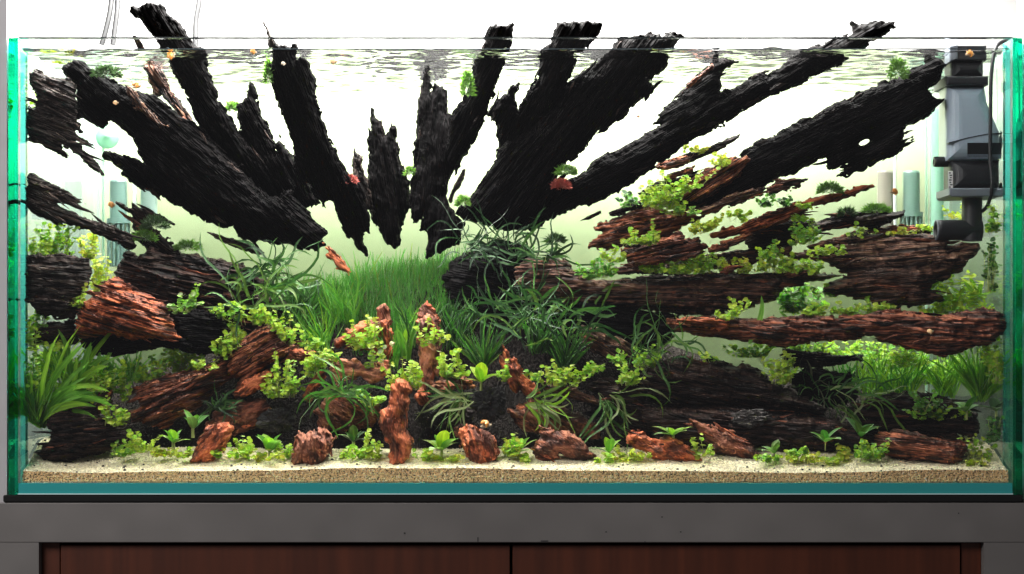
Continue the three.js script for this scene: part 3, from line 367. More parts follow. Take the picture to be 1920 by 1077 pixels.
W('driftwood_chunk', 'black broken block between the ribbed log and the dark split nub', { d: [0.125, 0.125], m: 'browncrag', grain: -20, amp: 4 }, [380,800, 410,762, 450,750, 490,745, 510,770, 490,800, 440,815]);
W('driftwood_chunk', 'black broken block put in for the dark void behind the pale drooping fern', { d: [0.125, 0.125], m: 'darkcrag', grain: 15, amp: 4 }, [790,780, 820,750, 860,745, 890,770, 880,805, 830,815]);  // dark block keeps the void behind the fern black
W('driftwood_chunk', 'dark broken block right of the snail nub under the plank edge', { d: [0.11, 0.11], m: 'browncrag', grain: 25, amp: 4 }, [950,770, 990,750, 1040,760, 1090,775, 1130,800, 1120,825, 1050,815, 980,810]);
W('driftwood_splinter', 'layered splinter under the tip of the heavy black log', { d: [0.12, 0.11], m: 'umber', grain: -12, step: 2 }, [1436,354, 1460,338, 1490,334, 1515,336, 1500,350, 1470,358, 1440,366]);
W('driftwood_splinter', 'long brown splinter under the reddish ribbed log end', { d: [0.13, 0.12], m: 'bark', grain: -20, step: 2 }, [1298,396, 1350,374, 1410,351, 1444,350, 1425,368, 1370,387, 1320,404]);
W('driftwood_splinter', 'red splinter left of the yellow leaves on the grey stick', { d: [0.14, 0.13], m: 'rust', grain: -14, step: 2 }, [1230,312, 1262,300, 1300,291, 1292,305, 1264,317, 1244,320]);
W('driftwood_splinter', 'brown splinter just above the big lime mass', { d: [0.14, 0.13], m: 'brown', grain: -16, step: 2 }, [1236,334, 1268,322, 1304,310, 1296,326, 1258,338]);
W('driftwood_splinter', 'brown splinter below the lime tuft of the thin brown branch', { d: [0.13, 0.12], m: 'rust', grain: -18, step: 2 }, [1322,464, 1370,447, 1410,438, 1396,454, 1362,468, 1332,474]);
W('driftwood_splinter', 'long thin splinter above the lime carpet of the long level log', { d: [0.13, 0.12], m: 'brown', grain: -8, step: 2 }, [1160,496, 1220,482, 1290,474, 1330,470, 1310,482, 1240,494, 1180,504]);
W('driftwood_splinter', 'dark thin splinter between the two tips of the forked branch', { d: [0.16, 0.15], m: 'dark', grain: -14, step: 2 }, [1140,400, 1180,384, 1220,372, 1212,384, 1176,398, 1150,408]);
W('driftwood_splinter', 'brown splinter crossing above the layered log', { d: [0.12, 0.10], m: 'umber', grain: -6, step: 2 }, [1510,462, 1560,448, 1620,440, 1660,438, 1640,448, 1580,458, 1530,470]);
W('driftwood_log', 'black body put in for the shade under the left of the long level log', { d: [0.17, 0.17], m: 'black', grain: 8 }, [1085,566, 1180,576, 1275,590, 1262,640, 1200,662, 1130,650, 1092,620]);  // black wood body filling the shaded gap between the two level logs
W('driftwood_log', 'black body put in for the shade right of the wavy topped log', { d: [0.14, 0.14], m: 'black', grain: 10 }, [1470,700, 1530,690, 1595,700, 1610,745, 1560,768, 1500,745]);  // black body stands where only a dark area lies beside the log
W('driftwood_log', 'black body put in for the shade right of the red brown stump', { d: [0.12, 0.13], m: 'black', grain: 4 }, [318,600, 360,580, 410,585, 436,635, 412,664, 340,662]);  // black body fills the dark area between the stump and the large log
W('driftwood_log', 'brown plank behind the lime carpets above the long level log', { d: [0.19, 0.17], m: 'umber', grain: -7 }, [1120,506, 1250,488, 1400,468, 1482,454, 1492,474, 1400,500, 1250,514, 1150,516]);
W('driftwood_branch', 'brown plank behind the top of the layered log', { d: [0.17, 0.14], m: 'brown', grain: -4 }, [1556,446, 1640,426, 1720,424, 1764,436, 1700,448, 1640,456, 1570,462]);
W('driftwood_log', 'dark plank end in the shade of the big lime mass', { d: [0.17, 0.16], m: 'dark', grain: -18 }, [1196,362, 1240,340, 1300,326, 1372,340, 1350,368, 1300,396, 1230,386]);

// --- lava stones wedged under the wood
function stone(label, px, py, dep, rx, ry, rz, mat, s) {
  const g = new THREE.IcosahedronGeometry(1, 14), p = g.attributes.position, v = V();
  for (let i = 0; i < p.count; i++) { v.fromBufferAttribute(p, i); const a = 1 + 0.42 * nz(v.x * 1.6 + s, v.y * 1.6, v.z * 1.6) - 0.22 * Math.abs(nz(v.x * 3 + s, v.y * 3, v.z * 3 + s)) + 0.14 * nz(v.x * 4 + s, v.y * 4, v.z * 4) - 0.30 * Math.max(0, nz(v.x * 8, v.y * 9 + s, v.z * 9)) + 0.09 * nz(v.x * 20, v.y * 20 + s, v.z * 20); p.setXYZ(i, v.x * a * rx / PXM, v.y * a * ry / PXM, v.z * a * rz / PXM); }
  g.deleteAttribute('normal'); g.deleteAttribute('uv'); g.computeVertexNormals();
  const m = mesh('lava_stone', uvBox(g), mat, scene); m.position.copy(P(px, py, dep)); return tag(m, label, 'stone');
}
stone('pitted black lava stone left of the upright orange red post', 520, 788, 0.105, 36, 24, 28, M.rock, 3);
stone('pitted dark lava stone above the snail on the clawed nub', 918, 755, 0.085, 36, 32, 26, M.rock, 9);
stone('rough grey stone under the big dark log right of centre', 1412, 786, 0.085, 42, 17, 26, M.slate, 17);
stone('black stone behind the drooping leaves right of the post', 800, 780, 0.10, 24, 20, 24, M.rock, 23);
// ---------------------------------------------------------------- plants
function ribbonGeo(pts, w, segs = 9, fold = 0.25, prof = (t) => Math.pow(Math.sin(Math.PI * clamp(0.06 + 0.94 * t)), 0.55), side0) {
  const c = new THREE.CatmullRomCurve3(pts), pos = [], uv = [], idx = [], up = side0 ?? V(rr(-1, 1), rr(-0.4, 0.4), rr(0.1, 1)).normalize();
  for (let i = 0; i <= segs; i++) {
    const t = i / segs, p = c.getPoint(t), tan = c.getTangent(t), s = V().crossVectors(tan, up).normalize(), n = V().crossVectors(s, tan).normalize(), h = Math.max(0.03, prof(t)) * w / 2;
    for (const k of [-1, 0, 1]) { pos.push(p.x + s.x * h * k + n.x * h * fold * Math.abs(k), p.y + s.y * h * k + n.y * h * fold * Math.abs(k), p.z + s.z * h * k + n.z * h * fold * Math.abs(k)); uv.push(t, 0.5 + k * 0.5); }
  }
  for (let i = 0; i < segs; i++) { const a = 3 * i; idx.push(a, a + 1, a + 4, a, a + 4, a + 3, a + 1, a + 2, a + 5, a + 1, a + 5, a + 4); }
  const g = new THREE.BufferGeometry(); g.setAttribute('position', new THREE.Float32BufferAttribute(pos, 3)); g.setAttribute('uv', new THREE.Float32BufferAttribute(uv, 2)); g.setIndex(idx); g.computeVertexNormals(); return g;
}
const S1 = 1.06 / PXM; // metres per photograph pixel in the middle of the tank
let plantNo = 0;
// long leaved plants: leaves leave the root within an angle range (degrees, 90 = up), then droop
function fern(name, label, cat, px, py, dep, o) {
  reseed(3000 + 17 * ++plantNo); const t = thing(name, label, cat, P(px, py, dep), o.group);
  const count = Math.round(o.n * (o.part ? 2.2 : 1.7));
  for (let i = 0; i < count; i++) {
    let a = rr(o.ang[0], o.ang[1]) * Math.PI / 180; const L = rr(o.len[0], o.len[1]) * S1 * rr(0.6, 1.1), zz = rr(-0.25, 0.75) * (o.z ?? 1) * 0.5, droop = (o.droop ?? 0.5) * rr(0.3, 1.5), curl = (o.wob ?? 0.1) * 5, bs = (o.base ?? 6) * S1;
    let p = V(rr(-1, 1) * bs, rr(-0.5, 0.5) * bs, rr(-1, 1) * bs); const pts = [p]; let da = 0;
    for (let k = 0; k < 5; k++) { da = 0.5 * da + rr(-1, 1) * curl * 0.5; a += da + (Math.cos(a) >= 0 ? -1 : 1) * droop * 0.28 * (Math.sin(a) > -0.95 ? 1 : 0); p = V(p.x + Math.cos(a) * L / 5, p.y + Math.sin(a) * L / 5, p.z + zz * L / 5 + rr(-1, 1) * curl * L * 0.03); pts.push(p); }
    mesh(o.part ?? 'leaf', ribbonGeo(pts, rr(o.w[0], o.w[1]) * S1, o.segs ?? 9), M[o.m[Math.floor(R() * o.m.length)]], t);
  }
  return t;
}
const tuft = (label, px, py, dep, o) => fern('grass_tuft', label, 'aquatic grass', px, py, dep, { part: 'blade', droop: 0.18, wob: 0.05, w: [2.6, 4.2], segs: 6, m: ['green', 'green2', 'deep'], base: 9, ...o });
// rosettes of broad pointed leaves
const ovate = (t) => Math.pow(Math.sin(Math.PI * Math.pow(clamp(t), 0.8)), 0.8) + 0.04;
function rosette(label, px, py, dep, o = {}) {
  reseed(5000 + 17 * ++plantNo); const t = thing('rosette_plant', label, 'rosette plant', P(px, py, dep)), n = o.n ?? 8, L0 = o.len ?? 34;
  for (let i = 0; i < n; i++) {
    const az = i / n * Math.PI * 2 + rr(-0.3, 0.3), el = rr(0.35, 1.25), L = 1.25 * L0 * rr(0.65, 1.1) * S1, d = V(Math.cos(az) * Math.cos(el), Math.sin(el), Math.sin(az) * Math.cos(el));
    const pts = [0, 0.35, 0.7, 1].map((q) => V(d.x * L * q, d.y * L * q - 0.28 * L * q * q, d.z * L * q));
    mesh('leaf', ribbonGeo(pts, L * rr(0.30, 0.42), 8, 0.28, ovate, V(-d.x * 0.4, 1, -d.z * 0.4).normalize()), M[(o.m ?? ['green2', 'green', 'lime2'])[i % (o.m ?? [1, 2, 3]).length]], t);
  }
  const st = []; for (let i = 0; i < 3; i++) st.push(new THREE.CylinderGeometry(0.0006, 0.0009, 0.012, 5).translate(rr(-1, 1) * 0.0015, -0.004, rr(-1, 1) * 0.0015));
  mesh('stem', mergeGeometries(st), M.stem, t); return t;
}
// small round leaves on thin stems
function roundLeaf(k) {
  const pos = [0, 0, 0], idx = [], uv = [0.5, 0.5], n = 8;
  for (let i = 0; i < n; i++) { const a = i / n * Math.PI * 2, r = 1 + 0.1 * Math.cos(3 * a + k); pos.push(Math.cos(a) * r, 0.22 + 0.1 * Math.cos(2 * a + k), Math.sin(a) * r * 0.9); uv.push(0.5 + 0.5 * Math.cos(a), 0.5 + 0.5 * Math.sin(a)); idx.push(0, 1 + (i + 1) % n, 1 + i); }
  const g = new THREE.BufferGeometry(); g.setAttribute('position', new THREE.Float32BufferAttribute(pos, 3)); g.setAttribute('uv', new THREE.Float32BufferAttribute(uv, 2)); g.setIndex(idx); g.computeVertexNormals(); return g;
}
const roundLeaves = [roundLeaf(0), roundLeaf(1.7), roundLeaf(3.1)];
const longLeaf = (() => { const g = roundLeaf(0.6); g.scale(1.7, 1, 0.62); return g; })();
function clump(label, px, py, dep, rx, ry, o = {}) {
  reseed(7000 + 17 * ++plantNo);
  const size = o.size ?? 4.5, n = Math.round(clamp((o.k ?? 5.0) * rx * ry / (size * size), 10, 400)), t = thing('stem_plant', label, o.cat ?? 'stem plant', P(px, py + ry, dep), o.group);
  const tilt = o.tilt ?? 0, mats = o.m ?? ['lime', 'lime2', 'lime3'], stems = Math.max(3, Math.round(n / 9)), tubes = [], stuff = n > 150 || o.stuff, parts = mats.map(() => []), ob = new THREE.Object3D(); let done = 0;
  for (let s = 0; s < stems; s++) {
    const bx = rr(-0.8, 0.8) * rx, bz = rr(-0.5, 0.5) * Math.min(rx, 26), a = rr(0, Math.PI * 2), q = Math.sqrt(R()) * (R() < 0.25 ? 1.4 : 1), tx = q * Math.cos(a) * rx, ty = ry + q * Math.sin(a) * ry, tz = bz + rr(-0.6, 1) * Math.min(rx, 18);
    const f = (x, y, z) => V(x * S1, (y + x * tilt) * S1, z * S1), sx = bx * 0.5 + tx * 0.5, c = new THREE.QuadraticBezierCurve3(f(sx, 0, bz), f((sx + tx) / 2 + rr(-5, 5), ty * 0.55, bz), f(tx, Math.max(4, ty), tz));
    tubes.push(new THREE.TubeGeometry(c, 4, 0.00042, 4));
    const m = s === stems - 1 ? n - done : Math.round(n / stems); done += m;
    for (let i = 0; i < m; i++) {
      const p = c.getPoint(1 - 0.8 * Math.pow(i / Math.max(1, m), 1.2)), z = size * S1 * rr(0.65, 1.25); p.x += rr(-1, 1) * size * S1; p.y += rr(-0.6, 0.8) * size * S1; p.z += rr(-1, 1) * size * S1;
      ob.position.copy(p); ob.rotation.set(rr(-0.2, 1.1), rr(0, 6.28), rr(-0.6, 0.6)); ob.scale.setScalar(z); ob.updateMatrix();
      const mi = Math.floor(R() * mats.length), g = o.long ? longLeaf : roundLeaves[Math.floor(R() * 3)];
      if (stuff) parts[mi].push(g.clone().applyMatrix4(ob.matrix)); else { const l = mesh('leaf', g, M[mats[mi]], t); l.position.copy(ob.position); l.rotation.copy(ob.rotation); l.scale.copy(ob.scale); }
    }
  }
  parts.forEach((p, i) => { if (p.length) tag(mesh('foliage', mergeGeometries(p), M[mats[i]], t), null, null, null, 'stuff'); });
  mesh('stem', mergeGeometries(tubes), o.stem ?? M.stem, t); return t;
}
// cushions of fine needles
function moss(name, label, cat, px, py, dep, rx, ry, mat, n = 260, L = 7) {
  n *= 3;
  reseed(9000 + 17 * ++plantNo); const t = thing(name, label, cat, P(px, py, dep)), gs = [];
  for (let i = 0; i < n; i++) {
    const a = rr(0, 6.283), e = rr(-0.3, 1.4), d = V(Math.cos(a) * Math.cos(e), Math.sin(e), Math.sin(a) * Math.cos(e)), q = Math.cbrt(R()), p = V(d.x * rx * q * S1, d.y * ry * q * S1, d.z * Math.min(rx, 14) * q * S1), l = rr(0.5, 1.2) * L * S1;
    const e2 = V(p.x + d.x * l + rr(-1, 1) * l * 0.4, p.y + d.y * l + rr(-1, 1) * l * 0.4, p.z + d.z * l + rr(-0.4, 0.8) * l);
    gs.push(ribbonGeo([p, p.clone().lerp(e2, 0.5), e2], 2.2 * S1, 2, 0.2));
  }
  tag(mesh('fronds', mergeGeometries(gs), mat, t), null, null, null, 'stuff'); return t;
}

{ // the hairgrass meadow between the wood masses
  reseed(41); const n = 10500, blades = [0, 1].map((k) => ribbonGeo([V(0, 0, 0), V(0.06 + 0.1 * k, 0.5, 0.02), V(0.22 + 0.2 * k, 1, 0.1)], 0.075, 3, 0.2, (t) => 1 - 0.8 * t, V(0, 0.1, 1)));
  const g = blades[0], im = new THREE.InstancedMesh(g, leaf(0.09, 0.34, 0.035, 0.45, 0.7), n), o = new THREE.Object3D(), c = new THREE.Color(); im.name = 'hairgrass_meadow'; let k = 0;
  while (k < n) {
    const d = 0.20 + 0.19 * R(), w = 0.07 + 0.15 * sstep(0.2, 0.3, d), x = -0.135 + rr(-1, 1) * w + 0.03 * nz(d * 30, 4); const cl = nz(x * 55, d * 55, 8); if (cl < -0.22 && R() < 0.75) continue; const h = rr(0.014, 0.038) * (0.9 + 0.75 * cl) * (R() < 0.04 ? 1.5 : 1);
    o.position.set(x, soilTop(x, d) - 0.002, -d); o.rotation.set(rr(-0.28, 0.3) + 0.5 * nz(x * 40, d * 40, 3), rr(0, 6.283), rr(-0.28, 0.28) + 0.5 * nz(x * 40, d * 40, 13)); o.scale.set(h * 0.8, h, h * 0.8); o.updateMatrix(); im.setMatrixAt(k, o.matrix); const b = rr(0.5, 1.2) * (1 + 0.5 * cl), yl = R() < 0.08 ? 2.6 : rr(0.8, 1.3); im.setColorAt(k, c.setRGB(b * yl, b, b)); k++;
  }
  tag(im, 'fine green hairgrass meadow climbing to the back in the middle', 'hairgrass', null, 'stuff'); scene.add(im);
}
// --- grass tufts
tuft('tall dark green grass tuft left of the meadow beside the reddish spike', 560, 610, 0.22, { n: 44, len: [60, 125], ang: [68, 112], m: ['green', 'deep', 'fern'], base: 18 });
tuft('upright dark spiky tuft standing in the large tangle of leaves', 1010, 660, 0.115, { n: 26, len: [50, 105], ang: [65, 118], m: ['deep', 'fern', 'green'], base: 14, w: [3, 5] });
tuft('yellowish green grass tuft in front of the meadow at its left', 605, 660, 0.16, { n: 34, len: [50, 115], ang: [75, 125], m: ['green2', 'lime2', 'green'], base: 14 });
tuft('dark fan of fine grass right of the pink knobbly chunk', 905, 690, 0.12, { n: 42, len: [55, 110], ang: [50, 140], m: ['green', 'deep', 'fern2'], droop: 0.1, base: 8 });
tuft('slim dark grass tuft above the lime carpet right of centre', 1062, 695, 0.12, { n: 34, len: [60, 125], ang: [65, 120], m: ['green', 'deep', 'fern'], base: 9 });
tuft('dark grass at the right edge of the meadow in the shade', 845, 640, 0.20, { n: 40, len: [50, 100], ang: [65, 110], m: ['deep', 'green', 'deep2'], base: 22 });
tuft('green grass leaning left at the left edge of the meadow', 645, 600, 0.2, { n: 40, len: [45, 95], ang: [75, 125], m: ['green', 'green2'], base: 24 });
tuft('small grass tuft under the lowest level log behind the slim stick', 1590, 725, 0.2, { n: 30, len: [30, 60], ang: [60, 120], m: ['green', 'deep'], base: 26 });
tuft('grass tuft leaning left below the middle of the lowest level log', 1690, 740, 0.16, { n: 44, len: [45, 95], ang: [60, 135], m: ['green2', 'green', 'lime2'], base: 24 });
tuft('bright grass tuft under the thick end of the lowest level log', 1775, 740, 0.15, { n: 46, len: [50, 100], ang: [70, 125], m: ['green2', 'lime2'], base: 16 });
tuft('widest bright grass tuft against the right pane', 1838, 750, 0.09, { n: 60, len: [60, 135], ang: [48, 122], m: ['green2', 'lime2', 'green2'], base: 10, w: [3, 5] });
tuft('bright grass tuft behind the corner ribbons at the left pane', 100, 720, 0.075, { n: 40, len: [50, 105], ang: [60, 120], m: ['lime2', 'green2', 'lime2'], base: 26 });
tuft('grass tuft under the ribs of the red brown stump', 230, 715, 0.12, { n: 30, len: [35, 75], ang: [60, 120], m: ['green', 'green2'], base: 22 });
tuft('bright grass between the two lowest grass tufts at right', 1640, 738, 0.17, { n: 40, len: [40, 85], ang: [65, 120], m: ['green2', 'lime2'], base: 24 });
tuft('tall thin grass behind the pink chunk at the foot of the meadow', 780, 640, 0.19, { n: 34, len: [50, 95], ang: [70, 110], m: ['green', 'green2', 'deep'], base: 26 });
tuft('upright grass left of the pink chunk in the gully', 735, 690, 0.13, { n: 24, len: [45, 95], ang: [72, 108], m: ['green2', 'green'], base: 12 });
tuft('grass in the corner of the left pane behind the ribbons', 66, 790, 0.036, { n: 20, len: [60, 130], ang: [70, 115], m: ['green2', 'green', 'lime2'], base: 8, w: [4, 7] });
// --- ribbon leaved plants
const ribbon = (label, px, py, dep, o) => fern('ribbon_plant', label, 'ribbon plant', px, py, dep, { w: [10, 15], droop: 0.75, wob: 0.06, m: ['green', 'green2'], base: 6, segs: 11, ...o });
ribbon('broad green ribbon plant arching in the left bottom corner', 78, 800, 0.045, { n: 18, len: [90, 200], ang: [55, 125], m: ['green2', 'lime2', 'green2'] });
ribbon('broad green ribbon plant behind the small orange brown chunk', 176, 748, 0.10, { n: 9, len: [70, 130], ang: [40, 110], m: ['green', 'green2'], droop: 0.4 });
ribbon('short green ribbon plant in the shade right of the corner ribbons', 125, 765, 0.075, { n: 9, len: [60, 110], ang: [50, 130], m: ['green', 'deep', 'green2'], droop: 0.5 });
ribbon('two upright pale green ribbons in the grass gully', 762, 672, 0.12, { n: 4, len: [50, 82], ang: [80, 105], m: ['lime2', 'green2'], droop: 0.1, w: [10, 14], base: 10 });
ribbon('bright ribbon plant in front of the left grass tuft', 140, 740, 0.07, { n: 10, len: [70, 140], ang: [50, 130], m: ['green2', 'lime2', 'lime2'], droop: 0.6 });
ribbon('single curved green ribbon on the lowest level log', 1405, 645, 0.1, { n: 1, len: [88, 90], ang: [62, 63], m: ['green2'], droop: -0.25, w: [10, 11], base: 1 });
// --- narrow leaved ferns
const jf = (label, px, py, dep, o) => fern('narrow_leaf_fern', label, 'fern', px, py, dep, { w: [3.2, 6.5], droop: 0.9, wob: 0.22, m: ['fern', 'fern2', 'deep'], base: 18, ...o });
jf('drooping fern hanging over the dark split nub left of the post', 640, 738, 0.075, { n: 24, len: [60, 125], ang: [-10, 200], m: ['fern', 'fern2', 'green'], droop: 1.1 });
jf('pale drooping fern on the dark stone right of the post', 872, 745, 0.07, { n: 18, len: [50, 105], ang: [150, 245], m: ['fern2', 'pale', 'fern'], droop: 0.5 });
jf('yellow green drooping fern right of the dark lava stone', 1003, 752, 0.075, { n: 17, len: [50, 95], ang: [-60, 40], m: ['fern2', 'pale', 'lime2'], droop: 0.7 });
jf('thin pale fern hanging down the short dark block', 1140, 745, 0.085, { n: 14, len: [60, 130], ang: [-80, 10], m: ['pale', 'fern2', 'fern'], droop: 0.5, w: [3.5, 6] });
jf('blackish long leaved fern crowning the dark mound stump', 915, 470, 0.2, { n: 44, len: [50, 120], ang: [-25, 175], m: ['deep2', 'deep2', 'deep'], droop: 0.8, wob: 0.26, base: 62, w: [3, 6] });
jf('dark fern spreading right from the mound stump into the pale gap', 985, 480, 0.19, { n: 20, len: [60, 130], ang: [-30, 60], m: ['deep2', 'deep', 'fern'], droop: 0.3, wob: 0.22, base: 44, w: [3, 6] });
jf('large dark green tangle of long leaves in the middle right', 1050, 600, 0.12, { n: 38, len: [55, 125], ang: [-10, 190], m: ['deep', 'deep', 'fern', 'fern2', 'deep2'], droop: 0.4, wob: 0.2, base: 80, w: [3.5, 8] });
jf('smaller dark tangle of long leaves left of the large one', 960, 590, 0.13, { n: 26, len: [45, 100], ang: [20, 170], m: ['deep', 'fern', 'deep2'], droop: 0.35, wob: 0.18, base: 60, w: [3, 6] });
jf('thin curling fern above the wavy topped log', 1235, 655, 0.10, { n: 24, len: [50, 130], ang: [-40, 170], m: ['fern', 'deep', 'fern2'], droop: 0.6, wob: 0.3, w: [2.5, 5.5], base: 55 });
jf('dark long leaved fern on the large dark log left of the meadow', 478, 560, 0.14, { n: 30, len: [70, 150], ang: [15, 170], m: ['deep', 'fern', 'fern2'], droop: 0.6, wob: 0.28, w: [3.5, 8], base: 55 });
jf('few dark leaves rising against the pale gap left of the meadow', 510, 510, 0.19, { n: 16, len: [50, 110], ang: [35, 145], m: ['deep2', 'deep', 'fern'], droop: 0.4, wob: 0.24, w: [3, 7], base: 34 });
jf('pale thin fern trailing over the flat log at lower right', 1600, 752, 0.11, { n: 18, len: [60, 130], ang: [-40, 40], m: ['fern2', 'fern', 'pale'], droop: 0.4, wob: 0.22, w: [2.5, 5], base: 50 });
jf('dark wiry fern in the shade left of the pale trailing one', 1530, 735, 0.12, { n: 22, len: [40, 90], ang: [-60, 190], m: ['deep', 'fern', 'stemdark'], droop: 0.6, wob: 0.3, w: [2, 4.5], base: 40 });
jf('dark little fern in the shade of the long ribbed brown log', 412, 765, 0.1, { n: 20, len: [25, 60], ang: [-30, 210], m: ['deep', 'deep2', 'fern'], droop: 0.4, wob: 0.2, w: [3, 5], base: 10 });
// --- rosettes along the sand and in the back corner
rosette('broad leaved rosette right of the ribbed log above the red brown nub', 362, 806, 0.07, { len: 44, n: 7, m: ['green', 'green2', 'fern2'] });
rosette('small rosette among lime leaves left of the red brown nub', 325, 832, 0.05, { len: 32, m: ['lime2', 'green2'] });
rosette('pointed rosette between the red brown nub and the dark split nub', 505, 848, 0.05, { len: 46, m: ['green', 'green2', 'lime2'] });
rosette('dark green rosette right of the dark split nub', 662, 830, 0.07, { len: 36, m: ['green', 'deep', 'fern2'] });
rosette('largest lime rosette between the post and the snail nub', 828, 846, 0.05, { len: 48, n: 10, m: ['lime2', 'green2', 'lime'] });
rosette('lime rosette right of the snail nub', 972, 850, 0.05, { len: 42, n: 9, m: ['lime2', 'green2'] });
rosette('two leaved pointed rosette right of the double nub', 1142, 850, 0.05, { len: 38, n: 6, m: ['lime2', 'green2'] });
rosette('bright rosette sitting on the saddle shaped chunk', 1262, 818, 0.055, { len: 40, n: 7, m: ['lime2', 'green2'] });
rosette('pale rosette right of the sloping brown chunk', 1452, 852, 0.05, { len: 34, n: 6, m: ['green2', 'fern2'] });
rosette('star shaped rosette under the slaty log', 1548, 830, 0.055, { len: 44, n: 7, m: ['green', 'green2'] });
rosette('narrow rosette left of the blunt corner log', 1614, 820, 0.07, { len: 46, n: 7, m: ['green', 'fern2'] });
rosette('rosette below the wide grass tuft near the right pane', 1812, 772, 0.08, { len: 40, n: 8, m: ['green2', 'green'] });
rosette('rosette squeezed against the right pane in the corner', 1868, 772, 0.05, { len: 36, n: 7, m: ['green', 'deep'] });
rosette('lime rosette below the fan of fine grass in the middle', 902, 718, 0.08, { len: 42, n: 9, m: ['lime', 'lime2'] });
